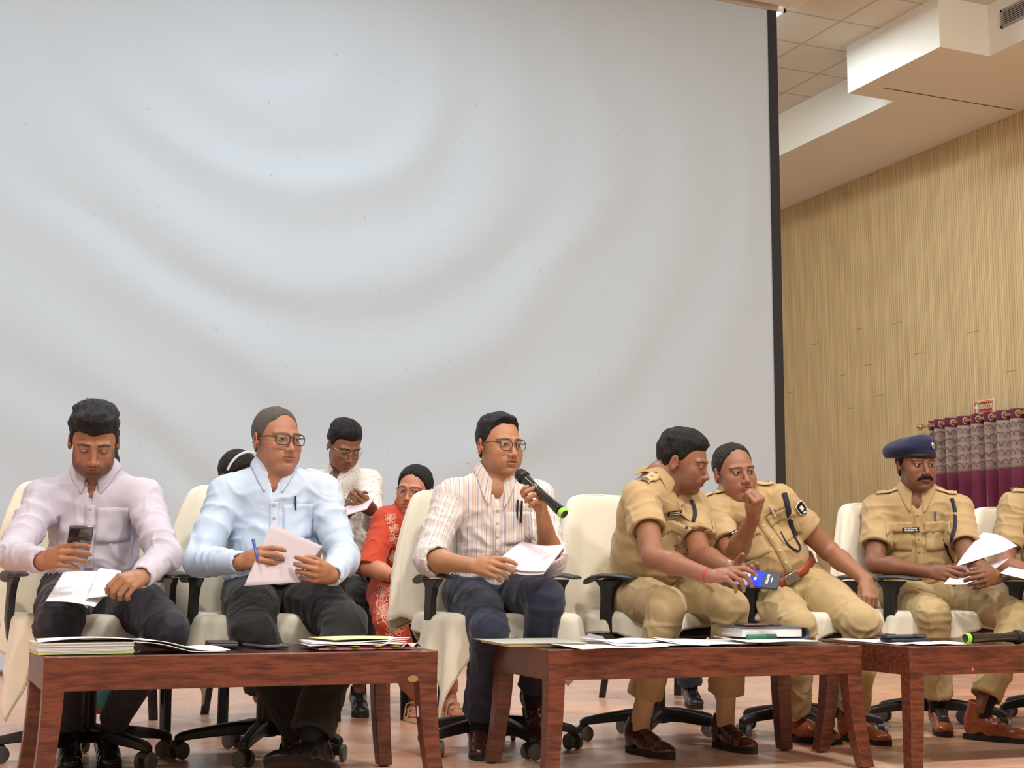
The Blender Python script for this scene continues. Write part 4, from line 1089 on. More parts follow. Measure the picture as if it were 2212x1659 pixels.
# ------------------------------------------------------------------ shoe
def make_shoe(parent, root_loc, ankle, toe_dir, m_up, m_sole, style='lace', up=(0, 0, 1), L=.275, boot=0, sole_z=None):
    x, d, z = frame(toe_dir, up); R = np.stack([x, d, z], 1)
    G = Field((-.06, -.085, -.11), (.06, .215, .075+boot), .0035)
    G.ell((0, -.035, -.055), (.033, .040, .042), 0)
    G.cone((0, -.035, -.02), (0, -.012, .012+boot*.6), .036, .038, .02, cap=True)
    G.cone((0, -.02, -.03), (0, .075, -.063), .038, .033, .02)
    G.cone((0, .04, -.070), (.004, .135, -.078), .037, .034, .02, flat=(0, 0, 1), fa=.85)
    G.ell((.003, .150, -.079), (.037, .042, .023), .015)
    if style == 'lace': G.cone((0, .035, -.028), (0, .075, -.048), .012, .012, .012)
    G.F = np.maximum(G.F, (-.088-G.ax[2])[None, None, :].astype(np.float32)+np.zeros_like(G.F))
    G.ell((0, -.014, .035+boot*.6), (.031, .034, .035), .004, op='sub')
    V, Q = G.mesh(); N = vnormals(V, Q)
    V = V+N*(.0012*np.sin(V[:, 1]*260+smoothn(V, 40, 2)*6)*np.exp(-((V[:, 1]-.085)/.03)**2)*(V[:, 2] > -.075))[:, None]
    sh = npmesh('shoe', (V@R.T)+ankle-root_loc, Q, m_up, parent)
    # sole
    n = 40; ring = []
    for k in range(n):
        t = 2*PI*k/n; yy = .057+.138*math.sin(t); wv = .036+.006*math.sin((yy-.02)/.15*PI*.8)-.006*math.exp(-((yy-.02)/.035)**2)
        ring.append((wv*math.copysign(abs(math.cos(t))**.75, math.cos(t)), yy))
    b = MB(); b.loft([[R@A3(px_, py_, zz)+ankle-root_loc for px_, py_ in ring] for zz in (-.108, -.104, -.088, -.084)])
    b.build('sole', m_sole, sh)
    if style == 'lace':
        b = MB()
        for k in range(4):
            yy = .022+.016*k; zz = -.012-.011*k; w_ = .017
            b.tube([R@A3(-w_, yy, zz-.004)+ankle-root_loc, R@A3(0, yy+.004, zz+.0045)+ankle-root_loc, R@A3(w_, yy+.002, zz-.004)+ankle-root_loc], .0022, 6)
        b.tube([R@A3(0, .02, -.006)+ankle-root_loc, R@A3(.018, .028, -.004)+ankle-root_loc, R@A3(.024, .04, -.02)+ankle-root_loc], .002, 6)
        b.tube([R@A3(0, .02, -.006)+ankle-root_loc, R@A3(-.018, .03, -.004)+ankle-root_loc, R@A3(-.022, .042, -.022)+ankle-root_loc], .002, 6)
        b.build('laces', mat('dark laces', (30, 22, 20), .8), sh)
    elif style == 'slip':
        b = MB()
        for s in (-1, 1): b.tube([R@A3(s*.030, .010, -.022)+ankle-root_loc, R@A3(s*.038, .022, -.05)+ankle-root_loc], [.006, .007], 6, flat=.3)
        b.build('elastic_gusset', mat('dark elastic', (44, 28, 22), .9), sh)
    return sh
SEG_REPORT = []
# ------------------------------------------------------------------ a seated person
def person(S):
    """S: joints as seen (x, y) with true limb lengths; each limb is solved in depth from its parent joint"""
    Y0 = S['Y']; sc = S.get('scale', 1.)
    Nb = aY(*S['neck'], Y0+S.get('dneck', 0)); Hc = aY(*S['hip'], Y0+S.get('dhip', .02))
    if 'hipz' in S: Hc[2] = S['hipz']
    loc = A3(Hc[0], Hc[1], 0)
    root = empty('person', tuple(loc), 0, S['label'], 'person', None)
    HF = toward(Nb, S['hyaw'], S.get('hpitch', 0), S.get('hroll', 0))
    Hd = aY(*S['head'], Y0+S.get('dhead', -.04))                    # between the ears, at eye height
    Ls = rayhit(Nb, S['shl'], .185*sc*S.get('sw', 1), S.get('nl', True)); Rs = rayhit(Nb, S['shr'], .185*sc*S.get('sw', 1), S.get('nr', False))
    up = (Nb-Hc)/np.linalg.norm(Nb-Hc); a = Rs-Ls; a -= up*(a@up); a /= np.linalg.norm(a); f = np.cross(a, up)
    J = dict(N=Nb, H=Hc, head=Hd)
    J['l'] = dict(s=Ls); J['r'] = dict(s=Rs)
    UA, FA, TH_, SHN = .292*sc, .262*sc, .43*sc, .42*sc
    for q in 'lr':
        A = S['arm'+q]; j = J[q]
        j['e'] = rayhit(j['s'], A['e'], UA*A.get('ku', 1), A.get('en', True)); j['w'] = rayhit(j['e'], A['w'], FA*A.get('kf', 1), A.get('wn', True))
        Lg = S.get('leg'+q)
        j['h'] = Hc+a*(.085 if q == 'r' else -.085)*sc+f*.02
        if Lg:
            j['k'] = rayhit(j['h'], Lg['k'], TH_*Lg.get('kt', 1), Lg.get('kn', True)); j['a'] = rayhit(j['k'], Lg['a'], SHN*Lg.get('ks', 1), Lg.get('an', True)) if len(Lg['a']) == 2 else aY(*Lg['a'])
    fat = S.get('fat', 1.)
    cl = S['cloth']
    # --- body mesh
    BR = HF.T
    par = dict(S.get('face', {})); par['_up'] = BR@up; par['_f'] = BR@f; par['_low'] = 1
    nk = BR@(Nb+up*.005-Hd); parts = []
    for V, Q, T, mi in make_head(S.get('hh', .0021), S['skin'], A3(0, -.022, -.06), nk, par): parts.append((V@HF.T+Hd, Q, T, mi))
    sk = np.array(lin(S['skin'])[:3])*A3(*S.get('handtint', (.98, .97, .90)))
    for q in 'lr':
        A = S['arm'+q]; j = J[q]; s_, e, w = j['s'], j['e'], j['w']; hd = A['hand']
        kn = rayhit(w, hd['k'], .088*sc, hd.get('near', True)); Dh = kn-w; Nh = camv(w, hd['n'])
        st = s_+(e-s_)*A.get('from', .35); pts = np.array([st, e, w, w+Dh/np.linalg.norm(Dh)*.2])
        G = Field(pts.min(0)-.075, pts.max(0)+.085, .0029)
        if A.get('skin', 'hand') == 'fore': G.cone(st, e, .045*fat**.5, .040*fat**.3, 0)
        da = (w-e)/np.linalg.norm(w-e); wide_ax = np.cross(Dh, Nh)
        fr_ = S.get('fore', 1.)
        lg_ = .66 if cl['sleeve'] == 'long' else 1.; G.cone(e, e+(w-e)*.35, .038*fr_*lg_, .040*fr_*lg_, .02); G.cone(e+(w-e)*.3, w, .040*fr_*lg_, .0245*fr_**.5, .02); G.cone(w-da*.05, w, .0265, .0245, .012, flat=np.cross(Dh, wide_ax), fa=.78)
        nails = add_hand(G, w, Dh, Nh, -1 if q == 'l' else 1, hd.get('c', (20, 25, 30, 35)), hd.get('t', (.8, .6, -.1, 25)), hd.get('sp', .06), sc*S.get('hsc', 1.0))
        j['X'] = np.cross(Dh, Nh); j['D'] = Dh/np.linalg.norm(Dh); j['Nh'] = Nh; j['f'] = nails
        V, Q = G.mesh(); T = np.tile(sk, (len(V), 1)); 
        for n_ in nails:
            d_ = n_[3]-n_[2]; d_ /= np.linalg.norm(d_); dd = np.linalg.norm(V-(n_[3]+Nh*.004), axis=1); m = np.clip(1-dd/.0085, 0, 1)[:, None]*.55; T = T*(1-m)+np.array(lin((226, 176, 152))[:3])*m
            for kk in (1, 2):
                dd = np.linalg.norm(V-(n_[kk]+Nh*.006), axis=1); m = np.clip(1-dd/.011, 0, 1)[:, None]*.35; T = T*(1-m)+sk*A3(.62, .55, .52)*m
        parts.append((V, Q, T, np.zeros(len(Q), int)))
    # trunk and legs under the clothes
    pts = [Nb, Hc]+[J[q][k] for q in 'lr' for k in ('s', 'h', 'k', 'a') if k in J[q]]; pts = np.array(pts)
    G = Field(pts.min(0)-.15, pts.max(0)+.12, .014)
    G.cone(Hc+up*.06, Nb-up*.12, .085, .09, .03); G.cone(Ls, Rs, .035, .035, .04)
    G.cone(Nb-up*.1, Nb, .07, .045, .03)
    for q in 'lr':
        j = J[q]; G.cone(j['s'], j['s']+(j['e']-j['s'])*.6, .035, .032, .02)
        if 'k' in j: G.cone(j['h']-up*.02, j['k'], .05, .045, .03); G.cone(j['k'], j['a']+(j['a']-j['k'])*.05, .045, .030, .02)
    V, Q = G.mesh(); parts.append((V, Q, np.tile(sk, (len(V), 1)), np.zeros(len(Q), int)))
    for q in 'lr':
        j = J[q]; Lg = S.get('leg'+q)
        if Lg and Lg.get('bare'):
            G = Field(j['a']-.09, j['a']+A3(.09, .09, .16), .004); G.cone(j['a']+(j['k']-j['a'])*.2, j['a'], .038, .033, 0); V, Q = G.mesh(); parts.append((V, Q, np.tile(sk*.95, (len(V), 1)), np.zeros(len(Q), int)))
    off = 0; VV = []; QQ = []; TT = []; MI = []
    for V, Q, T, mi in parts: VV.append(V-loc); QQ.append(np.asarray(Q)+off); TT.append(T); MI.append(mi); off += len(V)
    npmesh('body', np.concatenate(VV), np.concatenate(QQ), [M_SKIN, M_EYE], root, np.concatenate(MI), colors=np.concatenate(TT))
    # --- hair
    hp = S.get('hair')
    if hp:
        V, Q = make_hair(.0028, dict(hp, wide=par.get('wide', 1))); npmesh('hair', V@HF.T+Hd-loc, Q, hp.get('mat', M_HAIR), root)
    def H2W(p): return HF@np.asarray(p, float)+Hd-loc
    if S.get('glasses'):
        g = S['glasses']; gm = g.get('m', FRAMEM); b = MB(); rw, rh, p_ = g.get('w', .0255), g.get('h', .020), g.get('p', 3.); lens = MB(); tr = g.get('r', .0013); zc = g.get('z', -.003)
        for s in (-1, 1):
            ring = []
            for k in range(25):
                t = 2*PI*k/24; xx = s*.0335+rw*math.copysign(abs(math.cos(t))**(2/p_), math.cos(t)); zz = zc+rh*math.copysign(abs(math.sin(t))**(2/p_), math.sin(t)); yy = .107-abs(xx)*.13-(xx*xx)*1.2
                ring.append(H2W((xx, yy, zz)))
            b.tube(ring, tr, 6, caps=False)
            lens.add([H2W((s*.0335, .107-.0335*.13-.0013, zc))]+ring[:-1], [(0, 1+k, 1+(k+1) % 24) for k in range(24)])
            b.tube([H2W((s*(.0335+rw), .107-(.0335+rw)*.13-.004, zc+.008)), H2W((s*.0745*par.get('wide', 1), .070, zc+.010)), H2W((s*.0800*par.get('wide', 1), -.005, zc+.010)), H2W((s*.0815*par.get('wide', 1), -.028, zc-.012))], tr*1.15, 6)
        b.tube([H2W((-.0085, .1055, zc+.006)), H2W((0, .1085, zc+.009)), H2W((.0085, .1055, zc+.006))], tr*1.1, 6)
        go = b.build('glasses', gm, root); lens.build('lens', M_LENS, go)
    # --- trousers
    cl = S['cloth']; fl = []
    has = [q for q in 'lr' if 'k' in J[q]]
    if has and cl.get('trousers'):
        pts = np.array([Hc]+[J[q][k] for q in has for k in ('h', 'k', 'a')]); G = Field(pts.min(0)-.17, pts.max(0)+.16, .0068)
        Rt = np.stack([a, f, up], 1)
        G.ell(Hc+f*.0-up*.0, (.165*fat**.6, .125*fat**.6, .115), 0, R=Rt)
        tr_ = cl.get('tr', 1.)
        G.plane(Hc+up*S.get('waist', .075), up-f*.15)
        G.cone(J['l']['h']+f*.03-up*.02, J['r']['h']+f*.03-up*.02, .088, .088, .04)
        for q in has:
            j = J[q]; Lg = S['leg'+q]; h_, k_, an = j['h'], j['k'], j['a']; mid = (h_+k_)/2
            G.cone(h_-up*.012, mid, .092*tr_, .086*tr_, .03); G.cone(mid, k_, .086*tr_, .069*tr_, .02); ds = (an-k_)/np.linalg.norm(an-k_); end = k_+(an-k_)*Lg.get('hem', .93)
            cw_ = cl.get('cuff', .064); G.cone(k_, (k_+end)/2, .068*tr_, (.064+cw_)/2*tr_, .015); G.cone((k_+end)/2, end, (.064+cw_)/2*tr_, cl.get('cuff', .064), .01, cap=True, flat=f, fa=cl.get('cuffflat', 1.))
            G.cone(end-ds*.012, end+ds*.03, cl.get('cuff', .064)-.011, cl.get('cuff', .064)-.011, 0, op='sub', flat=f, fa=cl.get('cuffflat', 1.), cap0=True)
            fl += [(k_, ds, .045, .085, .012), (k_-f*.05, (k_-h_), .04, .08, .010), (h_+(k_-h_)*.15+f*.06, (k_-h_)+a*(.5 if q == 'l' else -.5), .05, .13, .013), ((k_+end)/2, ds+a*.4, .09, .12, .006), (end, ds, .05, .06, .006), ((h_+k_)/2, (k_-h_)+up*.6, .07, .14, .006)]
        V, Q = G.mesh(); N = vnormals(V, Q); V = crease(V, N, fl, .003, S.get('seed', 1))
        npmesh('trousers', V-loc, Q, cl['trousers'], root)
    # --- shirt
    pts = np.array([Nb+up*.06, Hc-up*.04, Ls, Rs, J['l']['e'], J['r']['e'], Hc]+([J[q]['w'] for q in 'lr'] if cl['sleeve'] == 'long' else [])); G = Field(pts.min(0)-.19, pts.max(0)+.17, .0062)
    Rt = np.stack([a, f, up], 1); Lt = np.linalg.norm(Nb-Hc); belly = S.get('belly', 1.)
    mid_s = (Ls+Rs)/2; slump = S.get('slump', 0)
    ch = Hc+up*Lt*.70-f*slump*.5; be = Hc+up*Lt*.36+f*(.02*belly)-f*slump
    G.ell(ch, (.158*fat**.7, .108*fat, .165), 0, R=Rt); G.ell(be, (.152*fat, .118*fat*belly, .165), .05, R=Rt); G.ell(Hc+up*.03, (.163*fat, .128*fat, .10), .05, R=Rt)
    G.cone(Ls, Rs, .052*sc, .052*sc, .04)
    for s_ in (Ls, Rs): G.cone(s_+up*.005, Nb-up*.012, .047, .050, .045)
    G.ell(Ls, (.060*fat**.4,)*3, .04); G.ell(Rs, (.060*fat**.4,)*3, .04)
    ends = {}; fl = []
    for q in 'lr':
        j = J[q]; s_, e, w = j['s'], j['e'], j['w']; du = (e-s_)/np.linalg.norm(e-s_); dw = (w-e)/np.linalg.norm(w-e); ar = fat**.5
        if cl['sleeve'] == 'long':
            G.cone(s_, e, .066*ar, .050*ar, .022); G.cone(e, w-dw*.02, .050*ar, .039, .015); G.cone(w-dw*.07, w-dw*.004, .0365, .0365, .006, cap=True); G.cone(w-dw*.012, w+dw*.03, .030, .030, 0, op='sub', cap0=True)
            fl += [(e, dw, .036, .10, .012), (e-dw*-.08, dw, .045, .08, .007), (s_+du*.12, du+dw*.3, .05, .10, .009), (w-dw*.06, dw, .03, .05, .005)]
        elif cl['sleeve'] == 'rolled':
            c_ = e+dw*.02; G.cone(s_, e, .066*ar, .056*ar, .022); G.cone(e-du*.02, c_+dw*.035, .058*ar, .058*ar, .01, cap=True); G.cone(c_+dw*.015, c_+dw*.06, .047*ar, .047*ar, 0, op='sub', cap0=True)
            G.cone(c_, c_+dw*.035, .060*ar, .060*ar, .004, cap=True, cap0=True); G.cone(c_+dw*.018, c_+dw*.07, .047*ar, .047*ar, 0, op='sub', cap0=True); fl += [(e, du, .035, .09, .010), (s_+du*.12, du, .045, .10, .009)]
        else:
            t_ = cl.get('slen', .62); t_ = S['arm'+q].get('slen', t_); en = s_+(e-s_)*t_; G.cone(s_, en, .068*ar, .064*ar, .022, cap=True)
            G.cone(en-du*.05, en-du*.0, .067*ar, .067*ar, .001, cap=True, cap0=True); G.cone(en-du*.014, en+du*.05, .054*ar, .054*ar, 0, op='sub', cap0=True)
            fl += [(s_+du*.06-f*.02, du+up*.3, .05, .09, .009), (s_-up*.05+f*.05, du-up, .045, .10, .008)]; ends[q] = en
        fl += [(s_-up*.11+f*.06*1, up+a*(.8 if q == 'l' else -.8), .055, .12, .009)]
    fl += [(be+f*.09, up+a*.25, .065, .15, .008), (be-a*.1, up, .05, .13, .009), (be+a*.1, up, .05, .13, .009), (Hc+f*.08+up*.04, up, .045, .14, .010), (ch+f*.1, up+a*.6, .09, .15, .005)]
    G.plane(Hc+up*S.get('waist', .075)-up*S.get('tuck', .012), -up+f*S.get('wtilt', 0))
    # open collar: neck opening and a V below the throat
    vd = S.get('vdepth', .085)
    G.cone(Nb-up*.03, Nb+(Hd-Nb)*.5, .053, .058, .004, op='sub')
    G.cone(Nb+f*.05+up*.02, Nb+f*.115-up*vd, .036, .002, .002, op='sub', flat=a, fa=.8)
    V, Q = G.mesh(); N = vnormals(V, Q); V = crease(V, N, fl, .0032, S.get('seed', 1)+20)
    q_ = V-be; uu = q_@a*1.0
    wt = np.zeros(len(V), bool)
    def segd(P, A, B): d = B-A; t = np.clip(((P-A)@d)/(d@d), 0, 1); return np.linalg.norm(P-A-t[:, None]*d, axis=1), t
    tors = np.abs(q_@a)
    for q in 'lr':
        j = J[q]; d1, t1 = segd(V, j['s'], j['e']); d2, t2 = segd(V, j['e'], j['w'])
        for dd, A_, B_, tt in ((d1, j['s'], j['e'], t1), (d2, j['e'], j['w'], t2)):
            ax_ = (B_-A_)/np.linalg.norm(B_-A_); x_ = np.cross(ax_, up+f*.3); x_ /= np.linalg.norm(x_); y_ = np.cross(ax_, x_); r_ = V-A_
            m = (dd < .082) & ((tt > .12) | (dd < .0)) & (((V-j['s'])@a*(1 if q == 'r' else -1) > -.035) | (tt > .45)); m &= ~((tors < .14) & (tt < .5))
            uu = np.where(m, np.arctan2(r_@y_, r_@x_)*.062+.5, uu)
    sh = npmesh('shirt', V-loc, Q, cl['shirt'], root, attrs={'uu': uu+.3})
    vl = [Vector(p) for p in V.tolist()]; bvh = BVHTree.FromPolygons(vl, Q.tolist())
    # collar
    nu_ = (Hd-Nb); nu_ -= f*(nu_@f)*.2; nu_ /= np.linalg.norm(nu_); cf = f-nu_*(f@nu_); cf /= np.linalg.norm(cf); ca = np.cross(cf, nu_)*-1; ca = np.cross(nu_, cf)
    rc = cl.get('rc', .0625)*S.get('collar', 1.); m_ = 49; rows = []; lim = math.radians(S.get('clim', 164)); prev = None
    def down(p, dflt):
        h_ = bvh.ray_cast(Vector(p+nu_*.10), Vector(-nu_), .26); return dflt if h_[0] is None else .10-h_[3]
    raw = []
    for i in range(m_):
        t = -lim+2*lim*i/(m_-1); u = abs(t)/lim; o_ = -cf*math.cos(t)+ca*math.sin(t); fr2 = max(0, (u-.5)/.5); ctr = Nb+cf*.014*fr2
        tip = max(0, (u-.70)/.30)**1.3
        h0 = down(ctr+o_*(rc+.006), -.02-.05*fr2**1.5); h0 = max(min(h0, .05), -.095); h1 = down(ctr+o_*(rc+.024+.014*tip), h0-.012-.03*tip)
        raw.append((h0, max(min(h1, h0+.005), h0-.06), u, o_, ctr, fr2, tip, t))
    H0 = np.array([q[0] for q in raw]); H1 = np.array([q[1] for q in raw])
    for _ in range(3): H0 = np.r_[H0[0], (H0[:-2]+H0[1:-1]*2+H0[2:])/4, H0[-1]]; H1 = np.r_[H1[0], (H1[:-2]+H1[1:-1]*2+H1[2:])/4, H1[-1]]
    for i, (_, _, u, o_, ctr, fr2, tip, t) in enumerate(raw):
        h0, h1 = H0[i], H1[i]; top = h0+.030-.010*fr2; e_ = rc+.026+.012*tip
        rows.append([ctr+o_*(rc-.001)+nu_*(h0-.012), ctr+o_*(rc-.004)+nu_*(top-.004), ctr+o_*(rc+.001)+nu_*(top+.004), ctr+o_*(rc+.008)+nu_*top, ctr+o_*(rc+.018)+nu_*((h1+top)/2+.006), ctr+o_*e_+nu_*(h1+.007-.018*tip)+cf*.010*tip])
    b = MB(); b.grid(np.array(rows)-loc); co_ = b.build('collar', cl.get('collar', cl['shirt']), sh, solid=.0026, sub=1)
    co_.data.attributes.new('uu', 'FLOAT', 'POINT').data.foreach_set('value', [i_*.0075/6*1.0 for i_ in range(len(b.v))])
    # placket and buttons down the front
    fc = Nb+f*.12-up*vd; fe = Hc+f*.15+up*(.10); ln = np.linalg.norm(fe-fc)
    if cl.get('placket', 1):
        drape('placket', bvh, (fc+fe)/2, a, -(fe-fc), .032, ln*1.02, -f, cl['shirt'], sh, loc, off=.0022, nu=3, nv=26, solid=.002, be=(be, a))
        b = MB(); nb_ = 5
        for k in range(nb_):
            p = fc+(fe-fc)*((k+.12)/nb_); h_ = surf(bvh, p, -f)
            if h_: MB().lathe([(.0055, .0035), (.0062, .002), (.0062, 0)], h_[0]+f*.0045-loc, f, 12).build('button', cl.get('btn', M_BTN), sh)
    info = dict(root=root, J=J, a=a, f=f, up=up, loc=loc, bvh=bvh, shirt=sh, Hd=Hd, HF=HF, ch=ch, be=be, fat=fat, H2W=H2W, ends=ends, S=S)
    for q in has:
        Lg = S['leg'+q]; j = J[q]
        if 'toe' in Lg:
            td = camv(j['a'], Lg['toe']); upv = camv(j['a'], Lg['up']) if 'up' in Lg else (0, 0, 1)
            if 'up' not in Lg: td[2] = 0; 
            ank = j['a'].copy()
            if 'up' not in Lg: ank[2] = .108
            make_shoe(root, loc, ank, td, Lg['m'], Lg.get('ms', M_SOLE), Lg.get('style', 'lace'), upv, boot=Lg.get('boot', 0))
            if Lg.get('sock'):
                b = MB(); k_ = j['k']; d_ = (k_-ank)/np.linalg.norm(k_-ank)
                if 'up' in Lg: xx, dd_, zz = frame(td, upv); p0 = ank-zz*.02
                else: p0 = ank-A3(0, 0, .025)
                b.tube([p0, ank+d_*.03, ank+d_*.09, ank+d_*.15], [.036, .0355, .037, .041], 20); so = MB(); so.v = [tuple(np.array(v)-loc) for v in b.v]; so.f = b.f; so.m = b.m; so.build('sock', Lg['sock'], root)
    def pxo(p): v = np.asarray(p)-EYE; return round(1106+CAM_F*(v@vR)/(v@vF)), round(829.5-CAM_F*(v@vU)/(v@vF))
    print('PERSON', S['label'][:40], 'N', np.round(Nb, 2), 'H', np.round(Hc, 2), 'sh', pxo(Ls), pxo(Rs), 'shW', round(float(np.linalg.norm(Ls-Rs)), 2), 'head-neck', round(float(np.linalg.norm(Hd-Nb)), 3))
    for q in 'lr':
        j = J[q]; print('  ', q, {k: (np.round(v, 2).tolist(), pxo(v)) for k, v in j.items() if k in 'sewka'})
    return info
M_SOLE = mat('dark sole', (36, 30, 28), .8); M_SHBLK = mat('black shoe leather', (30, 28, 30), .3, var=.1, vs=20, coat=.2); M_SHBRN = mat('dark brown shoe leather', (70, 36, 26), .3, var=.2, vs=14, coat=.3); M_SHTAN = mat('tan shoe leather', (150, 78, 44), .3, var=.18, vs=12, coat=.3); M_SHMAR = mat('maroon shoe leather', (66, 32, 30), .32, var=.15, vs=14, coat=.3)
M_SOCKB = mat('black sock', (22, 22, 26), .9); M_SOCKT = mat('tan ribbed sock', (214, 178, 146), .9, bump=.4, bs=200)

SHORT = dict(top=.010, side=.004, rough=.004, lump=.004)
P = {}
def pocket(I, right, upo, m, w=.105, h=.12, flap=False):
    o = I['ch']+I['a']*right+I['f']*.12+I['up']*upo; r = drape('pocket', I['bvh'], o, I['a'], I['up'], w, h, -I['f'], m, I['shirt'], I['loc'], off=.0028, nu=9, nv=9, solid=.0022, be=(I['be'], I['a']))
    if flap: drape('pocket_flap', I['bvh'], o+I['up']*h*.36, I['a'], I['up'], w*1.04, h*.36, -I['f'], m, I['shirt'], I['loc'], off=.0062, nu=13, nv=5, solid=.0024, shape=lambda u, v: (u, v-(.35*(1-abs(math.sin(u*PI*1.5+PI/2))) if v < -.5 else 0)), be=(I['be'], I['a']))
    return o
def pen_in_pocket(I, right, upo, col, lab, L=.035, tilt=0, name='pen'):
    o = I['ch']+I['a']*right+I['f']*.12+I['up']*upo; h_ = surf(I['bvh'], o, -I['f'])
    if not h_: return
    p = h_[0]+I['f']*.006; u = I['up']+I['a']*tilt; e = empty(name, tuple(p), 0, lab, 'pen'); b = MB(); b.cyl(-u*L*.5, u*L*.5, .0042, 10); b.tube([u*L*.5+I['f']*.004, u*L*.1+I['f']*.007, -u*L*.35+I['f']*.006], .0018, 6); b.build('clip_cap', mat('pen '+str(col), col, .3), e); return e
# man with the phone, far left
P['m1'] = person(dict(label='person in a pale lilac shirt looking down at a phone in one hand', Y=5.12, neck=(207, 1030), hip=(205, 1262), hipz=.60, dhip=.08, head=(203, 953), dhead=-.09, hyaw=1, hpitch=27,
    shl=(92, 1083), shr=(308, 1078), nl=True, nr=True, skin=(160, 112, 86), seed=3, fat=1.0, vdepth=.085, waist=.06,
    face=dict(beard=.62, down=1, lid=.0013, jaw=1.0, gaze=(0, .75, -.65), brow=1.15),
    hair=dict(top=.026, side=.009, front=.020, rough=.010, lump=.012, comb=(.9, .35, .9), freq=75, dz=-.018, locks=[([(.0, .02, .125), (.01, .0, .152), (.03, -.02, .150), (.038, -.03, .13)], [.0018, .0015, .0013, .001]), ([(-.01, .01, .125), (-.004, -.01, .150), (.016, -.03, .146)], [.0018, .0014, .001])]),
    arml=dict(e=(26, 1196), w=(92, 1212), en=True, wn=True, hand=dict(k=(133, 1200), n=(-.15, .35, 1), near=True, c=((22, 30, 25), (30, 35, 30), (34, 38, 30), (40, 40, 30)), t=(.35, .8, -.65, 15))),
    armr=dict(e=(356, 1200), w=(305, 1247), en=True, wn=True, hand=dict(k=(272, 1256), n=(.25, .8, .75), near=True, c=((55, 62, 30), (62, 66, 35), (66, 66, 35), (68, 66, 35)), t=(.5, .9, -.6, 20))),
    legl=dict(k=(122, 1357), a=(152, 1578, 5.13), kn=True, an=False, hem=.90, bare=1, toe=(.05, 0, 1), m=M_SHBLK, sock=M_SOCKB), legr=dict(k=(362, 1362), a=(232, 1578, 5.13), kn=True, an=False, hem=.90, bare=1, toe=(.12, 0, 1), m=M_SHBLK, sock=M_SOCKB),
    cloth=dict(shirt=m_cloth('pale lilac shirt cloth', (192, 187, 201)), sleeve='long', trousers=M_CHAR, cuff=.052)))
pocket(P['m1'], .075, -.03, P['m1']['shirt'].data.materials[0])
# man in light blue
P['m2'] = person(dict(label='person in a light blue shirt and dark glasses holding a sheet and a blue pen', Y=5.10, neck=(592, 1022), hip=(592, 1275), hipz=.60, dhip=.08, head=(597, 950), dhead=-.03, hyaw=31, hpitch=2,
    shl=(476, 1078), shr=(712, 1074), nl=True, nr=True, skin=(168, 118, 92), seed=5, fat=1.14, belly=1.2, vdepth=.09, waist=.06,
    face=dict(fat=1.01, jaw=1.10, mst=.35, mstc=1, beard=.12, beardcol=(.2, .17, .16), neck=.062, chin2=1, gaze=(-.1, 1, .1), browa=.6),
    hair=dict(top=.006, side=.004, rough=.002, lump=.002, mat=M_HAIRG, dz=.012, jag=.006, line=([0, 22, 38, 55, 70, 84, 100, 118, 140, 180], [.078, .074, .060, .052, .004, -.026, .024, -.010, -.042, -.056])),
    glasses=dict(w=.0265, h=.0195, p=3.4, r=.0021),
    arml=dict(e=(428, 1212), w=(520, 1215), en=True, wn=True, hand=dict(k=(561, 1203), n=(-.3, .45, 1), near=True, c=((28, 30, 20), (38, 42, 30), (50, 50, 35), (55, 50, 35)), t=(.3, .9, -.6, 25))),
    armr=dict(e=(742, 1208), w=(716, 1243), en=True, wn=True, kf=.95, hand=dict(k=(681, 1236), n=(.5, -.15, 1), near=True, c=((40, 40, 20), (48, 45, 30), (52, 50, 30), (55, 50, 30)), t=(.5, .9, -.35, 20))),
    legl=dict(k=(545, 1362), a=(652, 1580), kn=True, an=False, kt=1.05, hem=.94, toe=(.75, -.35, .55), up=(.3, .7, .5), m=M_SHBLK, sock=M_SOCKB), legr=dict(k=(746, 1350), a=(668, 1600), kn=True, an=True, kt=1.05, hem=.93, toe=(-.75, .15, .55), up=(-.1, .75, -.6), m=M_SHBLK, sock=M_SOCKB),
    cloth=dict(shirt=m_cloth('light blue shirt cloth', (190, 207, 229)), sleeve='long', trousers=M_BLK, tr=1.08, cuff=.070)))
pocket(P['m2'], .085, -.03, P['m2']['shirt'].data.materials[0])
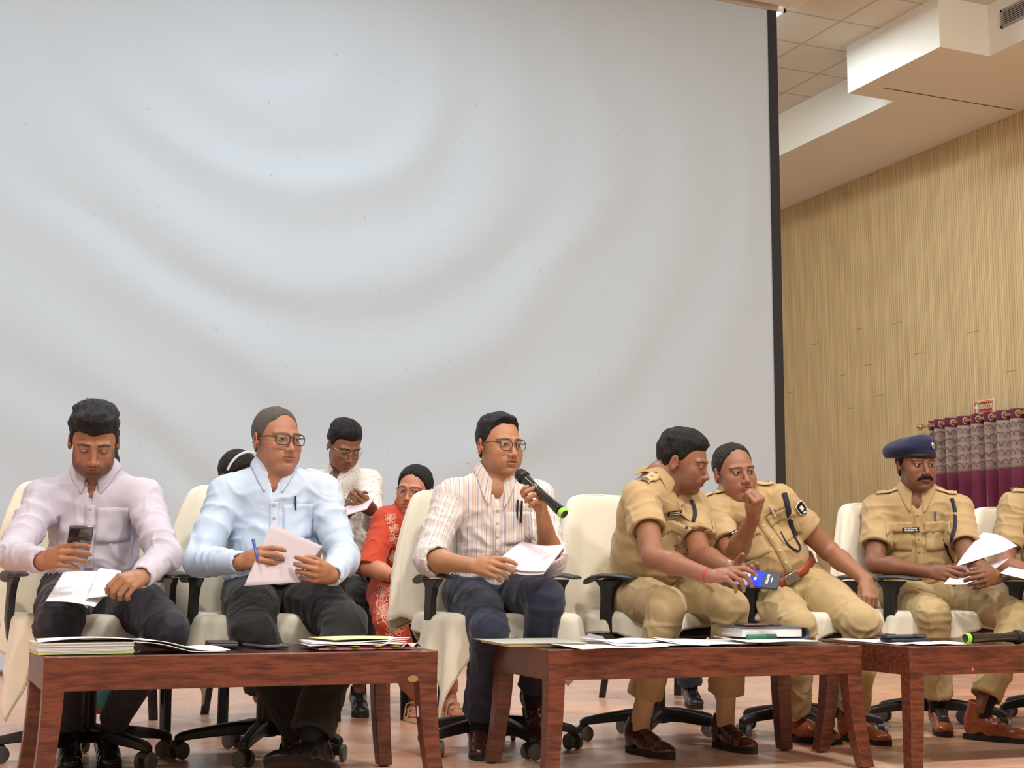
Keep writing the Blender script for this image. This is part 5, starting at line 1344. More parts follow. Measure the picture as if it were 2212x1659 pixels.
# man with the microphone
STR = [(.034, .0, .30, (206, 178, 168), .65), (.034, .40, .07, (118, 106, 116), .75), (.034, .62, .05, (160, 150, 158), .7), (.034, .80, .12, (226, 206, 186), .7)]
P['m3'] = person(dict(label='person in a striped shirt and round glasses speaking into a raised microphone', Y=5.02, neck=(1070, 1032), hip=(1058, 1262), hipz=.60, dhip=.10, head=(1078, 962), dhead=-.03, hyaw=33, hpitch=2,
    shl=(975, 1078), shr=(1160, 1078), nl=True, nr=False, skin=(176, 126, 96), seed=8, fat=1.0, belly=1.0, vdepth=.10, waist=.06,
    face=dict(beard=.12, mst=.25, beardcol=(.07, .05, .045), mouth=.0022, gaze=(-.15, 1, 0), jaw=1.02, fat=1.0),
    hair=dict(top=.014, side=.003, front=.014, rough=.005, lump=.005, dz=.006, line=([0, 22, 40, 58, 72, 84, 100, 118, 140, 180], [.074, .078, .070, .050, .004, -.02, .024, -.010, -.042, -.056])),
    glasses=dict(w=.0245, h=.0215, p=2.3, r=.0015),
    arml=dict(e=(925, 1208), w=(1022, 1222), en=True, wn=True, skin='fore', **{'from': .9}, hand=dict(k=(1062, 1222), n=(-.2, .5, 1), near=True, c=((18, 30, 20), (30, 40, 25), (40, 45, 30), (45, 45, 30)), t=(.35, .9, -.2, 15))),
    armr=dict(e=(1192, 1212), w=(1172, 1112), en=True, wn=True, kf=.95, skin='fore', **{'from': .6}, hand=dict(k=(1172, 1072), n=(1, .1, -.35), near=True, c=((40, 55, 35), (45, 60, 40), (50, 62, 40), (52, 60, 40)), t=(.55, .8, -.75, 20))),
    legl=dict(k=(1058, 1362), a=(1034, 1560), kn=True, an=False, hem=.90, toe=(.05, 0, 1), m=M_SHMAR, sock=M_SOCKB), legr=dict(k=(1178, 1292), a=(1152, 1500), kn=True, an=False, kt=.95, ks=.95, hem=.92, toe=(.25, -.55, .8), up=(.1, .75, .6), m=M_SHMAR, sock=M_SOCKB),
    cloth=dict(shirt=m_cloth('striped shirt cloth', (218, 211, 210), stripes=STR), sleeve='rolled', trousers=M_NAVY, cuff=.060)))
pocket(P['m3'], .085, -.04, P['m3']['shirt'].data.materials[0])
# officer leaning over his phone
P['o4'] = person(dict(label='person in khaki uniform leaning sideways and tapping a phone with both hands', Y=5.02, neck=(1430, 1032), hip=(1384, 1250), hipz=.60, dneck=-.10, dhip=.10, head=(1476, 997), dhead=-.16, hyaw=74, hpitch=16, hroll=-4,
    shl=(1385, 1080), shr=(1490, 1095), nl=True, nr=False, skin=(146, 99, 77), seed=11, fat=1.18, belly=1.15, vdepth=.06, waist=.06,
    face=dict(fat=1.0, jaw=1.05, beard=.3, neck=.064, gaze=(0, .9, -.3), lid=.004),
    hair=dict(top=.018, side=.007, front=.010, rough=.008, lump=.006, dz=0, line=([0, 25, 45, 62, 74, 84, 100, 118, 140, 180], [.062, .062, .055, .040, .010, -.005, .026, -.008, -.040, -.052])),
    arml=dict(e=(1412, 1203), w=(1535, 1245), en=True, wn=True, ku=1.02, kf=1.05, skin='fore', slen=.55, **{'from': .35}, hand=dict(k=(1580, 1238), n=(.1, .75, .65), near=True, c=((15, 30, 20), (35, 40, 25), (45, 45, 30), (50, 48, 30)), t=(.5, .8, -.4, 20))),
    armr=dict(e=(1512, 1198), w=(1580, 1228), en=True, wn=True, kf=1.0, skin='fore', slen=.7, **{'from': .35}, hand=dict(k=(1612, 1245), n=(.2, -.55, -.6), near=True, c=((25, 30, 25), (30, 32, 25), (32, 35, 25), (35, 35, 25)), t=(.3, .7, -.9, 15))),
    legl=dict(k=(1440, 1312), a=(1382, 1545), kn=True, an=False, kt=1.0, hem=.82, toe=(.55, 0, .7), m=M_SHBRN, sock=M_SOCKT, style='slip'), legr=dict(k=(1578, 1312), a=(1566, 1540), kn=True, an=False, kt=1.05, hem=.80, toe=(.55, 0, .8), m=M_SHBRN, sock=M_SOCKT, style='slip'),
    cloth=dict(shirt=M_KHAKI, sleeve='short', slen=.6, trousers=M_KHAKI2, tr=1.0, cuff=.068, btn=mat('khaki button', (170, 140, 96), .4))))
# officer resting his chin on his fist
P['o5'] = person(dict(label='person in khaki uniform resting the chin on a fist, one arm over the armrest', Y=5.12, neck=(1590, 1066), hip=(1690, 1268), hipz=.60, dhip=.0, head=(1586, 1020), dhead=-.04, hyaw=28, hpitch=3, hroll=-6,
    shl=(1535, 1112), shr=(1703, 1090), nl=True, nr=False, skin=(154, 107, 83), seed=14, fat=1.14, belly=1.15, vdepth=.08, waist=.07, tuck=.0,
    face=dict(fat=1.01, jaw=1.08, beard=.1, neck=.062, chin2=1, gaze=(-.2, 1, .0), nose=1.03),
    hair=dict(top=.008, side=.005, rough=.004, lump=.003, mat=M_HAIRB, jag=.012, line=([0, 15, 35, 52, 66, 80, 100, 118, 140, 180], [.096, .092, .084, .060, .030, -.012, .024, -.010, -.042, -.056])),
    arml=dict(e=(1584, 1206), w=(1628, 1116), en=True, wn=True, kf=.92, skin='fore', slen=.72, **{'from': .4}, hand=dict(k=(1641, 1078), n=(.65, .3, .75), near=True, c=((75, 85, 40), (78, 88, 40), (80, 88, 40), (80, 85, 40)), t=(.35, .9, -.35, 30))),
    armr=dict(e=(1790, 1190), w=(1872, 1254), en=False, wn=True, kf=1.02, skin='fore', slen=.58, **{'from': .35}, hand=dict(k=(1882, 1292), n=(.55, .1, .9), near=True, c=((35, 45, 25), (40, 50, 30), (42, 50, 30), (45, 50, 30)), t=(.25, .95, -.4, 10))),
    legl=dict(k=(1722, 1352), a=(1716, 1545), kn=True, an=False, kt=1.0, hem=.93, toe=(1, 0, .35), m=M_SHTAN, sock=M_SOCKT), legr=dict(k=(1862, 1348), a=(1842, 1548), kn=True, an=False, kt=1.08, hem=.90, toe=(.75, 0, .7), m=M_SHTAN, sock=M_SOCKT),
    cloth=dict(shirt=M_KHAKI, sleeve='short', slen=.6, trousers=M_KHAKI2, tr=1.05, cuff=.066, btn=mat('pale button', (214, 196, 160), .4))))
# officer in the beret
P['o6'] = person(dict(label='person in khaki uniform and dark blue beret with a thick black moustache holding papers', Y=5.15, neck=(1980, 1066), hip=(1990, 1280), hipz=.60, dhip=.06, head=(1978, 1005), dhead=-.03, hyaw=28, hpitch=2,
    shl=(1892, 1106), shr=(2066, 1104), nl=True, nr=False, skin=(128, 84, 62), seed=17, fat=1.04, vdepth=.075, waist=.065,
    face=dict(fat=1.0, jaw=1.05, neck=.058, gaze=(.0, 1, .05), beard=.12),
    hair=dict(top=.006, side=.004, rough=.003, lump=.003),
    arml=dict(e=(1890, 1218), w=(2010, 1236), en=True, wn=True, skin='fore', slen=.68, **{'from': .4}, hand=dict(k=(2048, 1238), n=(-.1, .4, 1), near=True, c=((30, 40, 20), (38, 45, 25), (45, 50, 30), (50, 50, 30)), t=(.3, .9, -.3, 15))),
    armr=dict(e=(2092, 1214), w=(2152, 1246), en=True, wn=True, kf=.9, skin='fore', slen=.68, **{'from': .4}, hand=dict(k=(2124, 1250), n=(.6, .2, .8), near=True, c=((40, 45, 20), (45, 50, 30), (50, 50, 30), (50, 50, 30)), t=(.5, .9, -.3, 15))),
    legl=dict(k=(2016, 1330), a=(2028, 1530), kn=True, an=False, kt=1.0, hem=.86, toe=(.15, 0, 1), m=M_SHTAN, boot=.05, sock=M_SOCKB), legr=dict(k=(2200, 1335), a=(2120, 1525), kn=True, an=True, kt=1.08, hem=.90, toe=(1, 0, .35), m=M_SHTAN, boot=.05, sock=M_SOCKB),
    cloth=dict(shirt=M_KHAKI, sleeve='short', slen=.66, trousers=M_KHAKI2, tr=1.0, cuff=.064, btn=mat('khaki button', (170, 140, 96), .4))))
# officer cut off by the right edge
P['o7'] = person(dict(label='person in khaki uniform cut off by the right edge, forearm on the armrest', Y=5.05, neck=(2276, 1066), hip=(2290, 1290), hipz=.60, dhip=.06, head=(2280, 1000), hyaw=0,
    shl=(2182, 1102), shr=(2370, 1104), nl=True, nr=True, skin=(154, 107, 83), seed=19, fat=1.08, vdepth=.075, hh=.004,
    face=dict(), hair=dict(top=.010, side=.005),
    arml=dict(e=(2168, 1222), w=(2250, 1245), en=True, wn=True, skin='fore', slen=.68, **{'from': .4}, hand=dict(k=(2290, 1250), n=(-.1, .6, 1), near=True, c=(30, 35, 40, 45))),
    armr=dict(e=(2400, 1222), w=(2340, 1250), en=True, wn=True, skin='fore', slen=.68, **{'from': .4}, hand=dict(k=(2310, 1255), n=(.1, .6, 1), near=True, c=(30, 35, 40, 45))),
    legl=dict(k=(2270, 1350), a=(2270, 1550), kn=True, an=False, toe=(.1, 0, 1), m=M_SHTAN, sock=M_SOCKB), legr=dict(k=(2390, 1350), a=(2390, 1550), kn=True, an=False, toe=(.1, 0, 1), m=M_SHTAN, sock=M_SOCKB),
    cloth=dict(shirt=M_KHAKI, sleeve='short', slen=.66, trousers=M_KHAKI2)))
# second row: man writing on a pad
P['b1'] = person(dict(label='person in a dotted white shirt writing on a pad behind the man in light blue', Y=7.05, neck=(738, 1022), hip=(735, 1190), hipz=.62, dhip=.0, head=(743, 962), dhead=-.10, hyaw=26, hpitch=30,
    shl=(664, 1045), shr=(795, 1044), nl=True, nr=True, skin=(138, 92, 68), seed=22, fat=.98, vdepth=.06, scale=.98,
    face=dict(lid=.0014, down=1, gaze=(0, .7, -.7), mst=.3), hair=dict(top=.022, side=.009, front=.004, rough=.007, lump=.006, partx=-.01, dz=-.008, locks=[([(0, 0, .125), (.0, -.02, .147)], [.0016, .001]), ([(.01, .0, .125), (.02, -.01, .145)], [.0016, .001])]),
    glasses=dict(w=.024, h=.017, p=2.4, m=FRAMEG, r=.0012),
    arml=dict(e=(676, 1130), w=(748, 1110), en=True, wn=True, hand=dict(k=(768, 1085), n=(-.2, .5, 1), near=True, c=(35, 45, 50, 55))),
    armr=dict(e=(808, 1128), w=(803, 1102), en=True, wn=True, kf=.9, hand=dict(k=(785, 1090), n=(.4, -.4, .8), near=True, c=(30, 35, 38, 40), t=(.3, .9, -.6, 20))),
    legl=dict(k=(690, 1300), a=(690, 1500), kn=True, an=False, toe=(.1, 0, 1), m=M_SHBLK), legr=dict(k=(775, 1300), a=(775, 1500), kn=True, an=False, toe=(.1, 0, 1), m=M_SHBLK),
    cloth=dict(shirt=m_cloth('dotted white shirt cloth', (224, 220, 214), dots=(62, .22, (150, 130, 126), .75)), sleeve='long', trousers=M_BLK)))
# woman in orange
M_ORANGE = m_cloth('orange kurta cloth', (188, 66, 38), .75)
WL = ([0, 12, 30, 50, 66, 78, 95, 120, 150, 180], [.080, .076, .064, .040, .0, -.03, -.035, -.07, -.10, -.11])
P['w1'] = person(dict(label='person in an embroidered orange kurta and round glasses in the second row', Y=6.42, neck=(890, 1100), hip=(875, 1278), hipz=.57, dhip=.05, head=(895, 1060), dhead=-.05, hyaw=-18, hpitch=4, hroll=5,
    shl=(836, 1128), shr=(944, 1130), nl=True, nr=True, sw=.88, skin=(190, 132, 104), seed=25, fat=.95, vdepth=.03, scale=.92,
    face=dict(jaw=.88, fat=.95, neck=.048, brow=.7, nose=.9, gaze=(-.4, 1, .05)), hair=dict(top=.010, side=.009, rough=.004, lump=.003, line=WL, extra=[((0, -.115, -.03), (.045, .035, .045), .01)]),
    glasses=dict(w=.0255, h=.0225, p=2.2, m=mat('copper spectacle frame', (120, 74, 66), .3, metal=.5), r=.0011),
    arml=dict(e=(798, 1225), w=(868, 1252), en=True, wn=True, skin='fore', slen=1.05, **{'from': .6}, hand=dict(k=(900, 1258), n=(0, .6, 1), near=True, c=(25, 30, 35, 40))),
    armr=dict(e=(960, 1225), w=(905, 1258), en=True, wn=True, skin='fore', slen=1.05, **{'from': .6}, hand=dict(k=(880, 1262), n=(0, .6, 1), near=True, c=(25, 30, 35, 40))),
    legl=dict(k=(842, 1340), a=(885, 1500), kn=True, an=False, hem=.72, bare=1), legr=dict(k=(935, 1335), a=(975, 1480), kn=True, an=False, hem=.72, bare=1),
    cloth=dict(shirt=M_ORANGE, sleeve='short', slen=.98, trousers=M_ORANGE, cuff=.085, tr=1.02, placket=0)))
# hidden second-row sitters of whom only a little shows
M_TEAL = m_cloth('teal printed cloth', (52, 140, 146), .7, dots=(30, .3, (150, 70, 130), .6))
P['w2'] = person(dict(label='person in teal clothes seated behind the man looking at a phone', Y=6.25, neck=(238, 1076), hip=(240, 1270), hipz=.57, dhip=.05, head=(215, 1020), dhead=-.05, hyaw=0, hpitch=30, hh=.004,
    shl=(185, 1110), shr=(295, 1108), nl=True, nr=True, sw=.9, skin=(150, 100, 78), seed=27, fat=.95, vdepth=.03, scale=.92, face=dict(jaw=.9), hair=dict(top=.008, side=.008, line=WL),
    arml=dict(e=(160, 1215), w=(215, 1255), hand=dict(k=(240, 1262), n=(0, .6, 1), c=(25, 30, 35, 40))), armr=dict(e=(352, 1215), w=(300, 1262), hand=dict(k=(270, 1266), n=(0, .6, 1), c=(25, 30, 35, 40))),
    legl=dict(k=(160, 1345), a=(150, 1520), kn=True, an=False, hem=.9), legr=dict(k=(310, 1345), a=(222, 1520), kn=True, an=False, hem=.9),
    cloth=dict(shirt=M_TEAL, sleeve='long', trousers=mat('teal satin', (26, 110, 116), .4), cuff=.125, placket=0)))
P['w3'] = person(dict(label='person with black hair and a white hairband, mostly hidden behind the light blue shirt', Y=6.45, neck=(532, 1078), hip=(545, 1270), hipz=.57, dhip=.05, head=(515, 1033), dhead=-.05, hyaw=35, hpitch=22, hh=.004,
    shl=(487, 1105), shr=(590, 1105), nl=True, nr=True, sw=.85, skin=(150, 100, 78), seed=29, fat=.9, vdepth=.03, scale=.92, face=dict(jaw=.9), hair=dict(top=.012, side=.012, line=WL, rough=.004, lump=.003),
    arml=dict(e=(480, 1210), w=(530, 1255), hand=dict(k=(550, 1262), n=(0, .6, 1), c=(25, 30, 35, 40))), armr=dict(e=(620, 1215), w=(580, 1262), hand=dict(k=(560, 1266), n=(0, .6, 1), c=(25, 30, 35, 40))),
    legl=dict(k=(540, 1345), a=(560, 1500), kn=True, an=False, hem=.9), legr=dict(k=(620, 1345), a=(630, 1500), kn=True, an=False, hem=.9),
    cloth=dict(shirt=m_cloth('dark red kurta cloth', (120, 44, 60)), sleeve='long', trousers=M_BLK, placket=0)))
I = P['w3']; b = MB(); b.tube([I['H2W']((.092*math.cos(t), .032, .034+.103*math.sin(t))) for t in np.linspace(.1, PI-.1, 16)], .0035, 6, flat=1.8); b.build('hairband', mat('white hairband', (214, 214, 214), .4), I['root'])
P['b2'] = person(dict(label='person in navy trousers and black shoes hidden behind the two talking officers', Y=6.6, neck=(1455, 1078), hip=(1465, 1260), hipz=.60, dhip=.05, head=(1462, 1035), dhead=-.05, hyaw=0, hpitch=20, hh=.004,
    shl=(1400, 1105), shr=(1520, 1105), nl=True, nr=True, sw=.9, skin=(150, 100, 78), seed=31, fat=.9, vdepth=.03, scale=.92, face=dict(), hair=dict(SHORT),
    arml=dict(e=(1420, 1210), w=(1450, 1255), hand=dict(k=(1470, 1262), n=(0, .6, 1), c=(25, 30, 35, 40))), armr=dict(e=(1520, 1215), w=(1490, 1262), hand=dict(k=(1470, 1266), n=(0, .6, 1), c=(25, 30, 35, 40))),
    legl=dict(k=(1480, 1335), a=(1492, 1492), kn=True, an=False, hem=.9, toe=(.2, 0, 1), m=M_SHBLK, sock=M_SOCKB), legr=dict(k=(1560, 1335), a=(1560, 1490), kn=True, an=False, hem=.9, toe=(.2, 0, 1), m=M_SHBLK, sock=M_SOCKB),
    cloth=dict(shirt=m_cloth('grey shirt cloth', (120, 120, 126)), sleeve='long', trousers=M_NAVY, placket=0)))
# ------------------------------------------------------------------ uniform details, worn things
def bvh_of(names, root):
    V = []; F = []
    for o in bpy.data.objects:
        if o.parent == root and o.name.split('.')[0] in names and o.type == 'MESH':
            n = len(V); V += [Vector(v.co)+root.location for v in o.data.vertices]; F += [tuple(i+n for i in p.vertices) for p in o.data.polygons]
    return BVHTree.FromPolygons(V, F)
for I in P.values(): I['all'] = bvh_of(('shirt', 'trousers'), I['root']); I['skinb'] = bvh_of(('body',), I['root'])
def pick(I, x, y, what='bvh', off=.003):
    "the point of a garment met along a line of sight, lifted off by off"
    d = ray(x, y); d = d/np.linalg.norm(d); h_ = I[what].ray_cast(Vector(EYE), Vector(d), 30)
    if h_[0] is None: return None
    n = np.array(h_[1]); n = n if n@d < 0 else -n
    return np.array(h_[0])+n*off, n
def strap(I, name, pts, r, m, parent=None, what='bvh', flat=1., off=.004, n=8, sub=5):
    q = [pick(I, x, y, what, off) for x, y in pts]; q = [p for p in q if p is not None]
    if len(q) < 2: return None
    C_ = [p[0]-I['loc'] for p in q]; ns = np.mean([p[1] for p in q], 0); out = []
    for i in range(len(C_)-1):
        a, b_, c, d = C_[max(i-1, 0)], C_[i], C_[i+1], C_[min(i+2, len(C_)-1)]
        for k in range(sub):
            t = k/sub; out.append(.5*((2*b_)+(-a+c)*t+(2*a-5*b_+4*c-d)*t*t+(-a+3*b_-3*c+d)*t**3))
    out.append(C_[-1]); b = MB(); b.tube(out, r, n, flat=flat, up=ns); return b.build(name, m, parent or I['root'])
def band(I, q, t, r, thick, m, name, wide=1., h=None):
    "a ring around the wrist; t: share of the way from wrist to elbow"
    j = I['J'][q]; c = j['w']+(j['e']-j['w'])*t-I['loc']; ax_ = (j['e']-j['w']); x, d, z = frame(ax_, j['Nh'])
    b = MB(); ring = [c+r*(x*math.cos(a)+z*.86*math.sin(a)) for a in np.linspace(0, 2*PI, 29)]; b.tube(ring, thick, 8, caps=False, up=d, flat=wide); return b.build(name, m, I['root'])
M_REDTH = mat('red thread', (196, 30, 34), .7); M_NAVYC = mat('navy cord', (22, 24, 44), .7, bump=.3, bs=500); M_SILV = mat('polished silver', (205, 205, 200), .2, metal=1); M_TAG = mat('black name plate', (16, 16, 18), .3); M_WHT = mat('white lettering', (230, 230, 228), .5)
M_KH = mat('khaki strap', (196, 170, 124), .8)
def epaulette(I, q, o_px=None, L=.115, w=.052, stars=2, bar=True):
    s_ = I['J'][q]['s']; Nb = I['J']['N']; ax_ = s_-Nb; ax_ /= np.linalg.norm(ax_); o = Nb+(s_-Nb)*.73+I['up']*.05; r = drape('epaulette', I['bvh'], o, ax_, I['f'], L, w, -I['up'], M_KH, I['shirt'], I['loc'], off=.007, nu=7, nv=5, solid=.004)
    if not r: return
    e, G_ = r; nrm = np.cross(G_[2, 4]-G_[2, 2], G_[3, 3]-G_[1, 3]); nrm /= np.linalg.norm(nrm); nrm = nrm if nrm@I['up'] > 0 else -nrm
    for k in range(stars):
        c = G_[2, 5-int(round(k*(3/max(stars-1, 1))))-0]+nrm*.0045; b = MB(); pts = []
        for i in range(10):
            a = 2*PI*i/10; rr = .009 if i % 2 == 0 else .0038; pts.append((rr*math.cos(a), rr*math.sin(a)))
        x, _, z = frame(nrm, ax_); b.prism(pts, c, x, z, -.002); b.prism(pts, c, x, z, .002); b.build('star', M_SILV, e)
    if bar:
        c = G_[2, 6]+nrm*.004; b = MB(); x, d, z = frame(nrm, ax_)
        Rm = np.stack([np.cross(nrm, ax_), ax_, nrm], 1); b.box(c, (w*.8, .010, .004), R=Rm); b.build('rank_bar', M_SILV, e)
    b = MB(); b.lathe([(.0055, .003), (.006, 0)], G_[2, 0]+nrm*.004, nrm, 10); b.build('button', M_BRASS, e)
def nameplate(I, x, y, w=.072, h=.021, lines=True, tilt=0):
    p = pick(I, x, y, off=.006)
    if p is None: return
    c, n = p; c = c-I['loc']; n = n*.5+I['f']*.5; n /= np.linalg.norm(n); ax_ = I['a']*math.cos(tilt)+I['up']*math.sin(tilt); ax_ = ax_-n*(ax_@n); ax_ /= np.linalg.norm(ax_); az = np.cross(ax_, n); az = az if az@I['up'] > 0 else -az
    Rm = np.stack([ax_, n, az], 1); b = MB(); b.box(c, (w, .004, h), R=Rm); t = b.build('name_plate', M_TAG, I['shirt'], bevel=.001)
    if lines:
        b = MB(); rg = random.Random(int(x))
        for row in (-1, 1):
            u = -w*.36
            while u < w*.34:
                l = rg.uniform(.0022, .005); b.box(c+ax_*(u+l/2)+az*row*h*.2+n*.0022, (l, .0006, h*.20), R=Rm); u += l+.0012+(.003 if rg.random() < .15 else 0)
        b.build('lettering', M_WHT, t)
    return t
# man 1: thread, beads
I = P['m1']; band(I, 'l', .035, .0285, .0034, M_REDTH, 'red_thread'); band(I, 'l', .0, .029, .003, mat('dark red beads', (128, 40, 36), .4), 'bead_bracelet'); band(I, 'l', .075, .0300, .0038, mat('rust thread', (158, 62, 48), .6), 'thread_bracelet')
I = P['m2']; band(I, 'r', .06, .0300, .005, mat('black watch strap', (34, 34, 36), .4), 'wrist_watch', wide=.6)
pen_in_pocket(P['m2'], .075, .035, (40, 40, 44), 'dark pen clipped in the chest pocket of the light blue shirt', L=.05)
pen_in_pocket(P['m3'], .075, .03, (26, 26, 30), 'black pen in the striped shirt pocket, nearer the buttons', L=.075); pen_in_pocket(P['m3'], .092, .02, (26, 26, 30), 'black pen in the striped shirt pocket, nearer the raised arm', L=.085)
M_DKKH = P['o4']['shirt'].data.materials[0]
for k in ('o4', 'o5', 'o6', 'o7'):
    I = P[k]
    epaulette(I, 'l', stars=3 if k == 'o6' else 2, bar=k != 'o5'); epaulette(I, 'r', stars=3 if k == 'o6' else 2, bar=False)
    pocket(I, -.082, -.045, M_DKKH, flap=True); pocket(I, .082, -.045, M_DKKH, flap=True)
nameplate(P['o6'], 1968, 1145); nameplate(P['o5'], 1590, 1150); nameplate(P['o4'], 1456, 1107, tilt=0)
strap(P['o6'], 'lanyard', [(2056, 1078), (2062, 1100), (2065, 1122), (2062, 1145), (2055, 1168), (2050, 1185)], .0085, M_NAVYC, flat=.4)
strap(P['o6'], 'lanyard_cord', [(2038, 1165), (2044, 1185), (2052, 1205), (2058, 1214)], .0045, M_NAVYC)
strap(P['o5'], 'lanyard', [(1694, 1066), (1700, 1090), (1706, 1115), (1712, 1140), (1716, 1160)], .012, M_NAVYC, flat=.35)
strap(P['o5'], 'lanyard_cord', [(1686, 1150), (1696, 1170), (1708, 1183), (1722, 1190), (1728, 1184), (1722, 1172), (1714, 1160)], .0042, M_NAVYC)
strap(P['o4'], 'lanyard', [(1492, 1080), (1499, 1095), (1501, 1112), (1497, 1128)], .008, M_NAVYC, flat=.4)
strap(P['o4'], 'lanyard_cord', [(1484, 1140), (1490, 1152), (1491, 1168), (1484, 1186), (1480, 1196)], .005, M_NAVYC)
I = P['o4']; band(I, 'l', .04, .0285, .003, M_REDTH, 'red_thread'); band(I, 'r', .05, .029, .0038, M_SILV, 'wrist_watch')
I = P['o5']; band(I, 'l', .05, .0285, .003, M_REDTH, 'red_thread')
pen_in_pocket(P['o6'], .075, .04, (70, 90, 190), 'blue pen in the uniform pocket of the officer in the beret', L=.045); pen_in_pocket(P['o5'], .06, .03, (220, 220, 220), 'silver pen in the uniform pocket of the officer resting his chin', L=.05)
# arm patch
p = pick(P['o5'], 1731, 1100)
if p is not None:
    I = P['o5']; c, n = p; up_ = -(I['J']['r']['e']-I['J']['r']['s']); up_ = up_-n*(up_@n); up_ /= np.linalg.norm(up_); x_ = np.cross(up_, n)
    poly = [(-.022, .030), (0, .034), (.022, .030), (.022, -.010), (0, -.034), (-.022, -.010)]
    b = MB(); b.prism(poly, c-I['loc'], x_, up_, .003); t = b.build('arm_badge', M_TAG, I['shirt'])
    b = MB(); ring = [c-I['loc']+x_*q[0]+up_*q[1]+n*.003 for q in poly+poly[:1]]; b.tube(ring, .002, 6, up=n, caps=False); b.box(c-I['loc']+n*.004+up_*.006, (.016, .003, .020), R=np.stack([x_, n, up_], 1)); b.box(c-I['loc']+n*.004-up_*.017, (.012, .003, .009), R=np.stack([x_, n, up_], 1)); b.build('badge_emblem', M_WHT, t)
# belts
def belt(I, h=.036, up_off=.0, m=None, buckle=(1696, 1250)):
    Hc, up, a, f = I['J']['H'], I['up'], I['a'], I['f']; c = Hc+up*(I['S'].get('waist', .075)+up_off); rows = []
    rr = []
    for k in range(72):
        t = 2*PI*k/72; d_ = a*math.cos(t)+f*math.sin(t); h_ = I['bvh'].ray_cast(Vector(c+d_*.5), Vector(-d_), .5); rr.append(.5-h_[3] if h_[0] is not None else .15)
    rr = np.array(rr); rr = np.minimum(rr, .215)
    for _ in range(3): rr = (np.roll(rr, 1)+rr*2+np.roll(rr, -1))/4+.001
    for v in (-.5, .5): rows.append([c+(a*math.cos(2*PI*k/72)+f*math.sin(2*PI*k/72))*(rr[k % 72]+.003)+up*h*v-I['loc'] for k in range(73)])
    b = MB(); b.grid(np.array(rows)); bo = b.build('belt', m, I['root'], solid=.004)
    k = 18; c_ = c+f*(rr[k]+.007)-I['loc']; b = MB(); Rm = np.stack([a, f, up], 1); b.box(c_, (.062, .004, h*1.08), R=Rm); b.build('buckle', M_SILV, bo, bevel=.002)
M_BELT = mat('red brown leather', (150, 64, 36), .4)
belt(P['o5'], m=M_BELT, up_off=.006)
# beret and moustache of the third officer
I = P['o6']; HF, Hd, loc = I['HF'], I['Hd'], I['loc']
G = Field((-.16, -.17, -.02), (.16, .15, .18), .003)
Rb = np.array(Matrix.Rotation(math.radians(13), 3, 'Y') @ Matrix.Rotation(math.radians(-3), 3, 'X'))
G.ell((0, -.008, .052), (.084, .108, .030), 0); G.ell((.022, -.022, .088), (.108, .118, .038), .02, R=Rb); G.ell((.085, -.035, .052), (.038, .070, .030), .03)
G.ell((-.005, .045, .088), (.070, .056, .044), .03)
G.F = np.maximum(G.F, (.030+.06*np.clip(-G.ax[1]/.1, -1, 1)*.15-G.ax[2][None, None, :]*1.0 if False else (.032-G.ax[2][None, None, :])+0*G.F).astype(np.float32))
V, Q = G.mesh(); V = V+vnormals(V, Q)*(.003*(smoothn(V, 25, 4)-.5))[:, None]
be_ = npmesh('beret', V@HF.T+Hd-loc, Q, m_cloth('dark blue beret felt', (32, 36, 66), .9, weave=300), I['root'])
b = MB(); ring = [I['H2W']((.0835*math.cos(t), -.008+.1075*math.sin(t), .040)) for t in np.linspace(0, 2*PI, 61)]; b.tube(ring, .0055, 8, caps=False, up=HF[:, 2], flat=1.6); b.build('beret_band', mat('black band', (20, 20, 24), .5), be_)
b = MB(); c = I['H2W']((-.030, .103, .085)); n_ = HF@A3(-.25, .95, .25); n_ /= np.linalg.norm(n_); b.lathe([(.001, .006), (.007, .005), (.010, .002), (.011, 0)], c, n_, 14); x, _, z = frame(n_, HF[:, 2]); V_ = np.array(b.v)-c; b.v = [tuple(c+x*(q@x)*.75+z*(q@z)*1.5+n_*(q@n_)) for q in V_]; b.build('beret_badge', M_SILV, be_)
G = Field((-.045, .07, -.08), (.045, .125, -.03), .0016)
for s in (-1, 1): G.chain([A3(0, .0985, -.0550), A3(s*.014, .0965, -.0560), A3(s*.028, .0875, -.0640), A3(s*.036, .081, -.071)], [.0085, .0092, .0078, .0040], .003)
V, Q = G.mesh(); V = V+vnormals(V, Q)*((smoothn(V*A3(3, 1, 1), 500, 3)-.5)*.0016)[:, None]; npmesh('moustache', V@HF.T+Hd-loc, Q, M_HAIR, I['root'])
